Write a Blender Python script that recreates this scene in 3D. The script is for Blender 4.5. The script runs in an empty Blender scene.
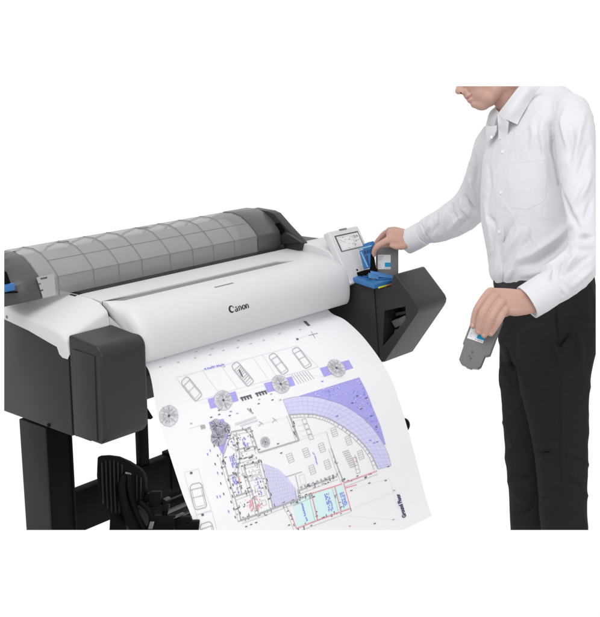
import bpy, bmesh, math, random
import numpy as np
from mathutils import Vector, Matrix
from mathutils.bvhtree import BVHTree

random.seed(7)
SC = bpy.context.scene
COL = SC.collection

# ------------------------------------------------------------------ camera
F = 1102.56                      # focal length in units of a 600 wide frame
PU, PV = 300.0, 308.5
PITCH, YAW = math.radians(14.176), math.radians(40.638)
CAM = Vector((-2.10206, -2.40819, 1.76441))
_h = Vector((math.cos(YAW), math.sin(YAW), 0))
RIGHT = Vector((math.sin(YAW), -math.cos(YAW), 0))
FWD = _h * math.cos(PITCH) - Vector((0, 0, 1)) * math.sin(PITCH)
UP = Vector((0, 0, 1)) * math.cos(PITCH) + _h * math.sin(PITCH)


def ray(u, v):
    return FWD + RIGHT * ((u - PU) / F) - UP * ((v - PV) / F)


def W(u, v, d):
    """survey: point seen at (u, v) of the 600x617 photograph, d metres deep"""
    return CAM + ray(u, v) * d


def proj(p):
    d = Vector(p) - CAM
    z = d.dot(FWD)
    return PU + F * d.dot(RIGHT) / z, PV - F * d.dot(UP) / z


def onX(u, v, c):
    d = ray(u, v)
    return CAM + d * ((c - CAM.x) / d.x)


def onY(u, v, c):
    d = ray(u, v)
    return CAM + d * ((c - CAM.y) / d.y)


def onZ(u, v, c):
    d = ray(u, v)
    return CAM + d * ((c - CAM.z) / d.z)


cam_data = bpy.data.cameras.new("camera")
cam = bpy.data.objects.new("camera", cam_data)
COL.objects.link(cam)
cam.matrix_world = Matrix((
    (RIGHT.x, UP.x, -FWD.x, CAM.x),
    (RIGHT.y, UP.y, -FWD.y, CAM.y),
    (RIGHT.z, UP.z, -FWD.z, CAM.z),
    (0, 0, 0, 1)))
cam_data.sensor_fit = 'HORIZONTAL'
cam_data.sensor_width = 36
cam_data.lens = 36 * F / 600
cam_data.clip_start = 0.05
cam_data.clip_end = 200
SC.camera = cam


# --------------------------------------------------------------- materials
def mat(name, col, rough=0.5, spec=0.5, noise=0.0, nscale=40, bump=0.0, bscale=400, alpha=1.0,
        sss=0.0, coat=0.0, metallic=0.0, detail=4):
    m = bpy.data.materials.new(name)
    m.use_nodes = True
    nt = m.node_tree
    b = nt.nodes["Principled BSDF"]
    b.inputs["Base Color"].default_value = (*col, 1)
    b.inputs["Roughness"].default_value = rough
    b.inputs["Specular IOR Level"].default_value = spec
    b.inputs["Alpha"].default_value = alpha
    b.inputs["Metallic"].default_value = metallic
    b.inputs["Coat Weight"].default_value = coat
    if sss:
        b.inputs["Subsurface Weight"].default_value = sss
        b.inputs["Subsurface Radius"].default_value = (0.9, 0.35, 0.2)
        b.inputs["Subsurface Scale"].default_value = 0.008
    tc = nt.nodes.new("ShaderNodeTexCoord")
    if noise:
        n = nt.nodes.new("ShaderNodeTexNoise")
        n.inputs["Scale"].default_value = nscale
        n.inputs["Detail"].default_value = detail
        nt.links.new(tc.outputs["Object"], n.inputs["Vector"])
        r = nt.nodes.new("ShaderNodeMix")
        r.data_type = 'RGBA'
        r.inputs[6].default_value = (*[max(0, c * (1 - noise)) for c in col], 1)
        r.inputs[7].default_value = (*[min(1, c * (1 + noise)) for c in col], 1)
        nt.links.new(n.outputs["Fac"], r.inputs[0])
        nt.links.new(r.outputs[2], b.inputs["Base Color"])
    if bump:
        n2 = nt.nodes.new("ShaderNodeTexNoise")
        n2.inputs["Scale"].default_value = bscale
        n2.inputs["Detail"].default_value = 3
        nt.links.new(tc.outputs["Object"], n2.inputs["Vector"])
        bp = nt.nodes.new("ShaderNodeBump")
        bp.inputs["Strength"].default_value = bump
        bp.inputs["Distance"].default_value = 0.001
        nt.links.new(n2.outputs["Fac"], bp.inputs["Height"])
        nt.links.new(bp.outputs["Normal"], b.inputs["Normal"])
    return m


M = {}
M['white'] = mat("white_plastic", (.645, .64, .66), .42, .4, .015, 60, .08, 900)
M['white2'] = mat("pale_grey_plastic", (.66, .655, .67), .45, .4, .015, 60, .08, 900)
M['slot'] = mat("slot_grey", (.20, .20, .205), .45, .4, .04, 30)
M['dark'] = mat("charcoal_plastic", (.028, .0262, .0275), .40, .32, .05, 50, .25, 1400)
M['dark2'] = mat("dark_plastic", (.022, .020, .021), .45, .4, .06, 50, .2, 1400)
M['black'] = mat("black_plastic", (.0032, .0032, .0036), .55, .08, .1, 40, .2, 900)
M['blackgloss'] = mat("black_roller", (.007, .007, .008), .4, .2, .1, 40)
M['steel'] = mat("grey_metal", (.16, .16, .165), .35, .5, .1, 60, metallic=.6)
M['paper'] = mat("printing_paper", (.885, .88, .905), .7, .25, .008, 25, .05, 700)
M['ink'] = mat("black_ink", (.13, .13, .15), .7, .2)
M['grey'] = mat("grey_ink", (.44, .44, .46), .7, .2)
M['pale'] = mat("pale_grey_ink", (.66, .66, .69), .7, .2)
M['tree'] = mat("tree_symbol_grey", (.47, .455, .56), .7, .2, .3, 260)
M['treepale'] = mat('tree_symbol_pale', (.70, .69, .74), .7, .2, .2, 300)
M['blueink'] = mat("blue_ink", (.25, .26, .78), .7, .2)
M['lilac'] = mat("lilac_ink", (.41, .39, .86), .7, .2, .24, 220)
M['lilac2'] = mat("pale_lilac_ink", (.66, .655, .89), .7, .2, .06, 160)
M['hatch'] = mat('hatch_lilac_ink', (.57, .56, .87), .7, .2)
M['red'] = mat("red_ink", (.80, .28, .32), .7, .2)
M['cyanfill'] = mat("pale_cyan_ink", (.70, .88, .89), .7, .2)
M['cream'] = mat("cream_ink", (.86, .85, .81), .7, .2)
M['logo'] = mat("logo_black", (.012, .012, .014), .4, .4)
M['blue'] = mat("blue_plastic", (.035, .17, .42), .38, .5, .08, 60, .1, 500)
M['bluelight'] = mat("pale_blue_plastic", (.22, .45, .68), .35, .5, .05, 60)
M['deepblue'] = mat('deep_blue_plastic', (.012, .06, .18), .4, .5)
M['yellow'] = mat("yellow_marking", (.80, .80, .05), .5, .3)
M['orange'] = mat("orange_marking", (.80, .25, .16), .5, .3)
M['cyan'] = mat("cyan_print", (.0, .30, .55), .5, .3)
M['tank'] = mat("tank_grey_plastic", (.145, .143, .148), .42, .45, .04, 60, .15, 900)
M['label'] = mat("label_white", (.74, .75, .78), .5, .3)
M['skin'] = mat("skin", (.53, .325, .258), .5, .3, .15, 38, .35, 420, sss=.10)
for n_ in M['skin'].node_tree.nodes:
    if n_.type == 'MIX':
        n_.inputs[6].default_value = (.47, .315, .26, 1)
        n_.inputs[7].default_value = (.575, .325, .255, 1)
M['lip'] = mat("lip", (.50, .255, .215), .45, .35, .06, 90)
M['nostril'] = mat("nostril", (.10, .045, .04), .7, .2)
M['nail'] = mat("nail", (.60, .375, .31), .35, .4)
M['shirt'] = mat("white_cotton", (.69, .695, .725), .85, .15, .02, 30, .35, 1500)
M['stitch'] = mat("cotton_stitching", (.60, .60, .63), .85, .15)
M['button'] = mat("pearl_button", (.80, .80, .80), .25, .5)
M['trousers'] = mat("charcoal_wool", (.0160, .0147, .0150), .85, .16, .18, 90, .5, 1300)
M['belt'] = mat("black_leather", (.012, .012, .013), .4, .45, .1, 80, .3, 500)
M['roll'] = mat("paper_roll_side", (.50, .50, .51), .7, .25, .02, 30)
M['rib'] = mat('rib_grey', (.19, .19, .195), .5, .3)
M['legdark'] = mat('leg_charcoal_steel', (.017, .016, .0165), .5, .25, .06, 50, .2, 900)
M['title'] = mat('title_ink', (.05, .05, .13), .7, .2)
M['rolldark'] = mat("roll_holder_dark", (.05, .05, .052), .5, .4, .05, 30)
M['screen'] = mat("screen_glass", (.62, .63, .65), .15, .5, .12, 90)
M['screenlight'] = mat("screen_light_panel", (.78, .78, .80), .2, .5)
M['markdark'] = mat("mark_dark", (.07, .07, .075), .5, .4)


def translucent_mat():
    m = bpy.data.materials.new("smoky_translucent_plastic")
    m.use_nodes = True
    nt = m.node_tree
    out = nt.nodes["Material Output"]
    b = nt.nodes["Principled BSDF"]
    b.inputs["Base Color"].default_value = (.40, .40, .405, 1)
    b.inputs["Roughness"].default_value = .22
    tr = nt.nodes.new("ShaderNodeBsdfTransparent")
    tr.inputs["Color"].default_value = (.80, .80, .81, 1)
    mx = nt.nodes.new("ShaderNodeMixShader")
    mx.inputs[0].default_value = .55
    nt.links.new(tr.outputs[0], mx.inputs[1])
    nt.links.new(b.outputs[0], mx.inputs[2])
    nt.links.new(mx.outputs[0], out.inputs["Surface"])
    return m


M['smoky'] = translucent_mat()
M['smokydark'] = mat('smoky_dark_housing', (.07, .072, .075), .35, .4, .05, 30)

# ------------------------------------------------------------------ helpers
ORIGIN = {}


def tag(o, label=None, cat=None, group=None, kind=None):
    if label: o["label"] = label
    if cat: o["category"] = cat
    if group: o["group"] = group
    if kind: o["kind"] = kind
    return o


def empty(name, loc, label, cat, group=None):
    o = bpy.data.objects.new(name, None)
    COL.objects.link(o)
    o.location = loc
    o.empty_display_size = .05
    ORIGIN[o.name] = Vector(loc)
    return tag(o, label, cat, group)


def obj(name, bm, mats, parent=None, smooth=True, angle=35, loc=None, label=None):
    """one mesh object; bm holds world coordinates"""
    if not isinstance(mats, (list, tuple)):
        mats = [mats]
    off = Vector((0, 0, 0))
    if parent is not None:
        off = ORIGIN.get(parent.name, off)
    elif loc is not None:
        off = Vector(loc)
    if off.length:
        bmesh.ops.translate(bm, verts=bm.verts, vec=-off)
    me = bpy.data.meshes.new(name)
    bm.normal_update()
    bm.to_mesh(me)
    bm.free()
    for m in mats:
        me.materials.append(m)
    if smooth:
        me.polygons.foreach_set("use_smooth", [True] * len(me.polygons))
        me.set_sharp_from_angle(angle=math.radians(angle))
    o = bpy.data.objects.new(name, me)
    COL.objects.link(o)
    if parent is not None:
        o.parent = parent
        ORIGIN[o.name] = off
    else:
        o.location = off
        ORIGIN[o.name] = off
    if label: o["label"] = label
    return o


def merge(dst, src):
    me = bpy.data.meshes.new("tmp")
    src.to_mesh(me)
    src.free()
    dst.from_mesh(me)
    bpy.data.meshes.remove(me)


def bevel_all(bm, w, seg=2, ang=30):
    if w <= 0: return
    es = [e for e in bm.edges if len(e.link_faces) == 2 and e.calc_face_angle(0) > math.radians(ang)]
    bmesh.ops.bevel(bm, geom=es, offset=w, segments=seg, affect='EDGES', profile=.6, clamp_overlap=True)


def box(bm, c0, c1, bev=0.0, seg=2):
    """axis aligned box between two corners"""
    b = bmesh.new()
    bmesh.ops.create_cube(b, size=1)
    lo = Vector([min(a, c) for a, c in zip(c0, c1)])
    hi = Vector([max(a, c) for a, c in zip(c0, c1)])
    for v in b.verts:
        v.co = Vector([lo[i] + (v.co[i] + .5) * (hi[i] - lo[i]) for i in range(3)])
    bevel_all(b, bev, seg)
    merge(bm, b)
    return bm


def fbox(bm, o, ex, ey, ez, bev=0.0, seg=2):
    """box from corner o spanned by three vectors"""
    b = bmesh.new()
    bmesh.ops.create_cube(b, size=1)
    for v in b.verts:
        a, c, d = v.co.x + .5, v.co.y + .5, v.co.z + .5
        v.co = Vector(o) + Vector(ex) * a + Vector(ey) * c + Vector(ez) * d
    bmesh.ops.recalc_face_normals(b, faces=b.faces)
    bevel_all(b, bev, seg)
    merge(bm, b)
    return bm


def extrude_poly(bm, pts, vec, bev=0.0, seg=2, ang=30):
    """closed prism: polygon pts (3-D) swept by vec"""
    b = bmesh.new()
    a = [b.verts.new(p) for p in pts]
    c = [b.verts.new(Vector(p) + Vector(vec)) for p in pts]
    n = len(pts)
    b.faces.new(a)
    b.faces.new(list(reversed(c)))
    for i in range(n):
        b.faces.new((a[i], c[i], c[(i + 1) % n], a[(i + 1) % n]))
    bmesh.ops.recalc_face_normals(b, faces=b.faces)
    bevel_all(b, bev, seg, ang)
    merge(bm, b)
    return bm


def yz_prism(bm, prof, x0, x1, bev=0.0, seg=2, ang=30):
    return extrude_poly(bm, [(x0, y, z) for y, z in prof], (x1 - x0, 0, 0), bev, seg, ang)


def smooth_curve(pts, n):
    """Catmull-Rom through pts (numpy), n samples uniform in arc length; returns (samples, length)"""
    P = np.array(pts, float)
    E = np.vstack([2 * P[0] - P[1], P, 2 * P[-1] - P[-2]])
    out = []
    for i in range(len(P) - 1):
        p0, p1, p2, p3 = E[i:i + 4]
        for t in np.linspace(0, 1, 24, endpoint=False):
            out.append(.5 * ((2 * p1) + (-p0 + p2) * t + (2 * p0 - 5 * p1 + 4 * p2 - p3) * t * t
                             + (-p0 + 3 * p1 - 3 * p2 + p3) * t ** 3))
    out.append(P[-1])
    out = np.array(out)
    d = np.r_[0, np.cumsum(np.linalg.norm(np.diff(out, axis=0), axis=1))]
    s = np.linspace(0, d[-1], n)
    return np.stack([np.interp(s, d, out[:, k]) for k in range(P.shape[1])], 1), d[-1]


def tube(bm, pts, radii, seg=16, n=None, caps='round', flat=None):
    """tapered tube along pts; radii per point; caps round or flat"""
    P = [np.array(p, float) for p in pts]
    data = np.array([[*p, r] for p, r in zip(P, radii)])
    if len(P) > 2 or n:
        L = sum(np.linalg.norm(P[i + 1] - P[i]) for i in range(len(P) - 1))
        k = n or max(6, int(L / max(.004, min(radii) * .4)))
        data, _ = smooth_curve(data, min(k, 80))
    pos, rad = data[:, :3], data[:, 3]
    T = np.gradient(pos, axis=0)
    T /= np.linalg.norm(T, axis=1)[:, None]
    ref = np.array([0, 0, 1.]) if abs(T[0][2]) < .9 else np.array([1., 0, 0])
    N = np.cross(T[0], ref); N /= np.linalg.norm(N)
    rings = []

    def ring(c, t, r):
        nonlocal N
        N = N - t * np.dot(N, t); N /= np.linalg.norm(N)
        B = np.cross(t, N)
        return [bm.verts.new(Vector(c + r * (math.cos(a) * N + math.sin(a) * B)))
                for a in np.linspace(0, 2 * math.pi, seg, endpoint=False)]
    if caps == 'round':
        for k in (80, 55, 30):
            a = math.radians(k)
            rings.append(ring(pos[0] - T[0] * rad[0] * math.sin(a), T[0], rad[0] * math.cos(a)))
    for c, t, r in zip(pos, T, rad):
        rings.append(ring(c, t, r))
    if caps == 'round':
        for k in (30, 55, 80):
            a = math.radians(k)
            rings.append(ring(pos[-1] + T[-1] * rad[-1] * math.sin(a), T[-1], rad[-1] * math.cos(a)))
    for a, b in zip(rings, rings[1:]):
        for i in range(seg):
            bm.faces.new((a[i], a[(i + 1) % seg], b[(i + 1) % seg], b[i]))
    bm.faces.new(list(reversed(rings[0])))
    bm.faces.new(rings[-1])
    return bm


def ball(bm, c, r, u=20, v=14, rot=None):
    b = bmesh.new()
    bmesh.ops.create_uvsphere(b, u_segments=u, v_segments=v, radius=1)
    if not isinstance(r, (tuple, list)): r = (r, r, r)
    # radii along camera right, camera up, camera forward
    for w in b.verts:
        w.co = Vector(c) + RIGHT * (w.co.x * r[0]) + UP * (w.co.z * r[1]) + FWD * (w.co.y * r[2])
    merge(bm, b)
    return bm


def cyl(bm, a, b_, r, seg=24, bev=0):
    b = bmesh.new()
    tube(b, [a, b_], [r, r], seg=seg, caps='flat')
    bmesh.ops.recalc_face_normals(b, faces=b.faces)
    bevel_all(b, bev, 2, 50)
    merge(bm, b)
    return bm


def remesh(bm, voxel, smooth=6, fac=.5):
    """union of overlapping closed shells into one surface (voxel remesh), returns bmesh"""
    me = bpy.data.meshes.new("tmp")
    bmesh.ops.recalc_face_normals(bm, faces=bm.faces)
    bm.to_mesh(me); bm.free()
    o = bpy.data.objects.new("tmp", me)
    COL.objects.link(o)
    m = o.modifiers.new("r", 'REMESH'); m.mode = 'VOXEL'; m.voxel_size = voxel
    if smooth:
        s = o.modifiers.new("s", 'SMOOTH'); s.factor = fac; s.iterations = smooth
    dg = bpy.context.evaluated_depsgraph_get()
    me2 = bpy.data.meshes.new_from_object(o.evaluated_get(dg))
    out = bmesh.new(); out.from_mesh(me2)
    bpy.data.objects.remove(o); bpy.data.meshes.remove(me); bpy.data.meshes.remove(me2)
    return out


def cut_out(bm, cutter):
    """boolean difference of two closed bmeshes"""
    obs = []
    for b in (bm, cutter):
        me = bpy.data.meshes.new("tmp"); bmesh.ops.recalc_face_normals(b, faces=b.faces)
        b.to_mesh(me); b.free()
        o = bpy.data.objects.new("tmp", me); COL.objects.link(o); obs.append(o)
    m = obs[0].modifiers.new("b", 'BOOLEAN'); m.operation = 'DIFFERENCE'; m.object = obs[1]; m.solver = 'EXACT'
    dg = bpy.context.evaluated_depsgraph_get()
    me2 = bpy.data.meshes.new_from_object(obs[0].evaluated_get(dg))
    out = bmesh.new(); out.from_mesh(me2)
    for o in obs:
        d = o.data; bpy.data.objects.remove(o); bpy.data.meshes.remove(d)
    bpy.data.meshes.remove(me2)
    return out


# ==================================================================== PRINTER
ROOT = (0.46, 0.15, 0.0)
PR = empty("large_format_printer", ROOT,
           "white and charcoal wide printer on a black stand, feeding out a printed plan", "printer")

# ---- left end: charcoal side panel and front box
b = bmesh.new()
yz_prism(b, [(.60, .885), (.43, .903), (.30, .888), (.165, .862), (.117, .85), (.117, .592), (.60, .592)], -.2, -.05, .004)
obj("side_panel", b, M['dark'], PR)
b = bmesh.new()
box(b, (-.16, .13, .585), (-.05, .42, .5935), .003)
box(b, (-.185, .05, .588), (-.10, .12, .5985), .003)
obj("base_tray", b, M['dark2'], PR)

prof = [(.112, .598), (.112, .9055)]
for k in range(9):                                    # rounded upper front edge
    a = math.radians(90 - k * 90 / 8)
    prof.append((.0 + -.034 * 1 + .034 - .034 * math.sin(math.radians(k * 90 / 8)), .862 + .034 * math.cos(math.radians(k * 90 / 8))))
prof += [(-.034, .625), (-.022, .606), (-.012, .598)]
b = bmesh.new()
yz_prism(b, prof, -.2, -.031, .009, 4, 40)
fu = obj("cartridge_housing", b, M['dark'], PR)
# flap on its side, a thin panel with a shadow gap
p = [onX(72, 349, -.2035), onX(94, 356, -.2035), onX(97, 441, -.2035), onX(75, 436, -.2035)]
b = bmesh.new()
extrude_poly(b, p, (.006, 0, 0), .0015)
obj("side_flap", b, M['dark'], fu)
b = bmesh.new()
cyl(b, onX(48, 425.5, -.2035), onX(48, 425.5, -.2035) + Vector((.006, 0, 0)), .006, 16, .001)
obj("screw", b, M['black'], PR)

# ---- white deck on the left end
A_ = {}
b = bmesh.new()
g = []
ys = [.62, .425, .33, .26, .2, .155, .12]
left = [(.92), (.936), (.928), (.92), (.912), (.901), (.884)]
right = [(.945), (.966), (.975), (.9745), (.9735), (.966), (.945)]
nx = 9
for j, y in enumerate(ys):
    row = []
    for i in range(nx):
        t = i / (nx - 1)
        x = -.2005 + t * .157
        z = left[j] + (right[j] - left[j]) * (t ** .85)
        row.append(b.verts.new((x, y, z)))
    g.append(row)
fr = [b.verts.new((v.co.x, .113, v.co.z - .04)) for v in g[-1]]
g.append(fr)
for r0, r1 in zip(g, g[1:]):
    for i in range(nx - 1):
        b.faces.new((r0[i], r0[i + 1], r1[i + 1], r1[i]))
# white band down the outer side
band = [(.62, .887), (.43, .9015), (.30, .886), (.2, .8665), (.165, .8605), (.155, .84), (.14, .832), (.116, .832)]
loop = [row[0] for row in g]
side = [b.verts.new((-.2025, y, z)) for y, z in band]
b.faces.new(loop + list(reversed(side)))
bmesh.ops.recalc_face_normals(b, faces=b.faces)
for f in b.faces:
    pass
es = [e for e in b.edges if len(e.link_faces) == 2 and e.calc_face_angle(0) > math.radians(40)]
bmesh.ops.bevel(b, geom=es, offset=.008, segments=3, affect='EDGES', profile=.5)
deck = obj("end_deck", b, M['white'], PR, angle=60)
b = bmesh.new()
cyl(b, onX(6.5, 317, -.2035), onX(6.5, 317, -.2035) + Vector((.006, 0, 0)), .005, 12)
obj("latch_hole", b, M['slot'], deck)

# ---- long front cover
prof_raw = [(.255, .976), (.20, .975), (.15, .973), (.10, .971), (.06, .967), (.03, .958), (.005, .942),
            (-.015, .919), (-.027, .888), (-.031, .852), (-.028, .822), (-.018, .806), (0, .80)]
cp, cl = smooth_curve(prof_raw, 60)
COVER = [tuple(q) for q in cp]
CX0, CX1 = -.042, .952
b = bmesh.new()
inner = [(.02, .79), (.08, .80), (.255, .80)]
prof = COVER + inner
NC = len(COVER)
cn = []
for k in range(NC):
    a_, c_ = COVER[max(0, k - 1)], COVER[min(NC - 1, k + 1)]
    ty, tz = c_[0] - a_[0], c_[1] - a_[1]
    L_ = math.hypot(ty, tz)
    cn.append((-tz / L_, ty / L_))               # points into the cover
cn = [(-x, -y) if (x * 0 + y) > 0 and k < NC // 2 else (x, y) for k, (x, y) in enumerate(cn)]
cn = [(abs(x), -abs(y)) if k < NC - 8 else (abs(x), 0) for k, (x, y) in enumerate(cn)]
stations = [(CX0, .034), (CX0 + .003, .023), (CX0 + .009, .013), (CX0 + .018, .0062), (CX0 + .031, .0018), (CX0 + .045, 0)]
m_ = 40
stations += [(CX0 + .045 + (CX1 - .014 - CX0 - .045) * i / m_, 0) for i in range(1, m_ + 1)]
stations += [(CX1 - .007, .002), (CX1 - .002, .005), (CX1, .009)]


def ew(y, x_):
    return 1.0 if x_ > 0 else max(0.04, min(1.0, (.125 - y) / .06))


rows_ = []
for x_, dl in stations:
    row = [b.verts.new((x_, y + cn[k][0] * dl * ew(y, x_), z + cn[k][1] * dl * ew(y, x_))) for k, (y, z) in enumerate(COVER)]
    row += [b.verts.new((x_, y, z)) for y, z in [(.035, .79), (.08, .80), (.255, .80)]]
    rows_.append(row)
for r0_, r1_ in zip(rows_, rows_[1:]):
    for k in range(len(r0_)):
        b.faces.new((r0_[k], r0_[(k + 1) % len(r0_)], r1_[(k + 1) % len(r0_)], r1_[k]))
b.faces.new(rows_[0]); b.faces.new(list(reversed(rows_[-1])))
bmesh.ops.recalc_face_normals(b, faces=b.faces)


def on_cover(u, v):
    """survey a point on the cover's outer face"""
    best = None
    for (y0, z0), (y1, z1) in zip(COVER, COVER[1:]):
        d = ray(u, v)
        n = Vector((0, -(z1 - z0), (y1 - y0)))
        q = d.dot(n)
        if abs(q) < 1e-9: continue
        k = (Vector((0, y0, z0)) - CAM).dot(n) / q
        p = CAM + d * k
        t = ((p.y - y0) * (y1 - y0) + (p.z - z0) * (z1 - z0)) / ((y1 - y0) ** 2 + (z1 - z0) ** 2)
        if -.001 <= t <= 1.001 and (best is None or k < best[0]):
            best = (k, p, Vector((0, z1 - z0, -(y1 - y0))).normalized())
    if best is None: return None, None
    n = best[2]
    if n.dot(ray(u, v)) > 0: n = -n
    return best[1], n


# recessed grip slot
s0, s1 = -.022, .745
cut = bmesh.new()
extrude_poly(cut, [(s0 - .02, .146, 1.02), (s1 + .0, .140, 1.02), (s1 + .05, .102, 1.02), (s0 + .03, .104, 1.02)], (0, 0, -.075))
b = cut_out(b, cut)
fc = obj("front_cover", b, M['white'], PR, angle=30)
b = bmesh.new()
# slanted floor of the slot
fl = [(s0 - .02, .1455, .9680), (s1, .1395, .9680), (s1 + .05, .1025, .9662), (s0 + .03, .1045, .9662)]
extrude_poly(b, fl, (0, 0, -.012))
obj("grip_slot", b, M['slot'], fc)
# small maker's line under the slot and the maker's name
p0, n0 = on_cover(214, 287.2)
p1, n1 = on_cover(234, 283.4)


def cover_frame(x, s):
    """point and frame on the cover at x, arc length s from its back edge"""
    t = s / cl * 59
    i = min(58, max(0, int(t)))
    f_ = t - i
    y = COVER[i][0] * (1 - f_) + COVER[i + 1][0] * f_
    z = COVER[i][1] * (1 - f_) + COVER[i + 1][1] * f_
    ty, tz = COVER[i + 1][0] - COVER[i][0], COVER[i + 1][1] - COVER[i][1]
    n = Vector((0, tz, -ty)).normalized()
    if n.z < 0 and n.y > 0: n = -n
    n = Vector((0, -abs(tz), abs(ty))).normalized()
    return Vector((x, y, z)), n


def cover_s(p):
    d = [(p.y - y) ** 2 + (p.z - z) ** 2 for y, z in COVER]
    return d.index(min(d)) / 59 * cl


def cover_quad(bm, quads, x0, sbase, sx, sy, off=.0006, th=0):
    """quads in letter space (x right, y up) laid on the cover"""
    for q in quads:
        vs = []
        for (a, c) in q:
            p, n = cover_frame(x0 + a * sx, sbase - c * sy)
            vs.append(bm.verts.new(p + n * off))
        bm.faces.new(vs)


def stroke(pts, w):
    """polyline with per-point widths -> quads in letter space"""
    out = []
    L = []
    for i, (x, y) in enumerate(pts):
        a = pts[max(0, i - 1)]; c = pts[min(len(pts) - 1, i + 1)]
        t = Vector((c[0] - a[0], c[1] - a[1])).normalized()
        n = Vector((-t.y, t.x))
        ww = w[i] if isinstance(w, (list, tuple)) else w
        L.append(((x + n.x * ww / 2, y + n.y * ww / 2), (x - n.x * ww / 2, y - n.y * ww / 2)))
    for (a, c), (d, e) in zip(L, L[1:]):
        out.append((a, c, e, d))
    return out


def arc(cx, cy, rx, ry, a0, a1, n=14):
    return [(cx + rx * math.cos(math.radians(a0 + (a1 - a0) * i / n)), cy + ry * math.sin(math.radians(a0 + (a1 - a0) * i / n))) for i in range(n + 1)]


def mod_w(n, lo, hi):
    return [lo + (hi - lo) * math.sin(math.pi * i / (n - 1)) for i in range(n)]


def logo():
    Q = []
    c = arc(.52, .5, .42, .46, 52, 312, 20)
    Q += stroke(c, [.05 + .24 * max(0, math.sin(math.pi * (i / 20))) ** .8 for i in range(21)])
    Q += stroke([(.72, .98), (.86, .62)], [.06, .16])
    x = 1.02

    def a_(x):
        q = stroke([(x + .44, .0), (x + .44, .46)], .19)
        q += stroke(arc(x + .28, .44, .17, .23, 20, 160, 8), .11)
        q += stroke(arc(x + .26, .16, .2, .16, 70, 350, 12), [.07 + .11 * abs(math.sin(math.pi * i / 12)) for i in range(13)])
        q += stroke([(x + .50, .06), (x + .62, .03)], .07)
        return q

    def n_(x):
        q = stroke([(x + .1, 0), (x + .1, .66)], .19)
        q += stroke([(x + .46, 0), (x + .46, .48)], .19)
        q += stroke(arc(x + .28, .42, .2, .22, 170, 10, 8), .12)
        return q
    Q += a_(x); x += .68
    Q += n_(x); x += .66
    Q += stroke(arc(x + .3, .33, .24, .3, 0, 360, 20), [.09 + .13 * abs(math.cos(2 * math.pi * i / 20)) for i in range(21)])
    x += .66
    Q += n_(x)
    return Q


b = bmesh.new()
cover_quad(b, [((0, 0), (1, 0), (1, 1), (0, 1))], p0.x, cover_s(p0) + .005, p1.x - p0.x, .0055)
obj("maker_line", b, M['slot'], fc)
pa, _ = on_cover(229.6, 312.8)
pb, _ = on_cover(249, 308.2)
b = bmesh.new()
sx = (pb.x - pa.x) / 3.55
cover_quad(b, logo(), pa.x, cover_s(pa), sx, .0215)
obj("maker_name", b, M['logo'], fc)

# white side cheeks / deck to the right end of the cover (under the control panel)
b = bmesh.new()
yz_prism(b, [(.255, .98), (.215, 1.0), (.14, 1.0), (.07, .985), (.04, .955), (.03, .90), (.03, .80), (.255, .80)], .945, 1.16, .006, 3, 40)
obj("end_deck", b, M['white'], PR)
b = bmesh.new()
yz_prism(b, [(.255, .979), (.255, .80), (.60, .80), (.60, .96), (.43, .975)], -.03, 1.16, .004)
obj("rear_body", b, M['dark2'], PR)
b = bmesh.new()
box(b, (-.055, .258, .955), (.94, .288, .974), .002)
obj("cover_hinge_strip", b, M['dark'], PR)
# underside body between the two ends
b = bmesh.new()
yz_prism(b, [(.08, .80), (.08, .72), (.14, .62), (.6, .62), (.6, .80)], -.05, 1.0, .004)
obj("lower_body", b, M['dark2'], PR)

# ---- roll cover with its ribs
RC = [(.286, .978), (.288, 1.036), (.30, 1.05), (.335, 1.079), (.37, 1.099), (.41, 1.108), (.46, 1.106), (.52, 1.082), (.575, 1.035), (.60, .985)]
RX0, RX1 = -.155, .885
b = bmesh.new()
n = len(RC)
gr = []
for i in range(41):
    x = RX0 + (RX1 - RX0) * i / 40
    gr.append([b.verts.new((x, y, z)) for y, z in RC])
for r0, r1 in zip(gr, gr[1:]):
    for i in range(n - 1):
        b.faces.new((r0[i], r0[i + 1], r1[i + 1], r1[i]))
rc = obj("roll_cover", b, M['smoky'], PR, angle=27)
for x in (-.092, .045, .147, .245, .37, .475, .575, .68):
    b = bmesh.new()
    for (y0, z0), (y1, z1) in zip(RC[:-2], RC[1:-1]):
        dy, dz = y1 - y0, z1 - z0
        L = math.hypot(dy, dz)
        nv = Vector((0, -dz / L, dy / L))
        if nv.z < 0: nv = -nv
        nv = Vector((0, -abs(dz) / L if dz > 0 else abs(dz) / L, abs(dy) / L))
        fbox(b, Vector((x - .0012, y0, z0)) - nv * .006, (.0024, 0, 0), (0, dy, dz), nv * .0068)
    obj("cover_rib", b, M['rib'], rc)
for k in (1, 3):
    b = bmesh.new()
    y0, z0 = RC[k] if k == 1 else RC[3]
    box(b, (RX0 + .06, y0 - .0006, z0 - .001), (RX1 - .05, y0 + .0015, z0 + .001))
    obj("cover_seam", b, M['rib'], rc)
for x in (.02, .36):
    b = bmesh.new()
    box(b, (x, .418, 1.106), (x + .035, .436, 1.110), .0015)
    obj("cover_clip", b, M['slot'], rc)
# right holder band: darker curved piece under / beside the cover
b = bmesh.new()
RB = [(y - .004, z + .003) for y, z in RC[:-1]]
inn = [(y, z - .012) for y, z in RC[:-1]][::-1]
yz_prism(b, RB + inn, .80, .925, .003)
obj("roll_flange", b, mat("smoky_dark_plastic", (.085, .085, .088), .35, .45, .05, 30), PR)
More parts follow.
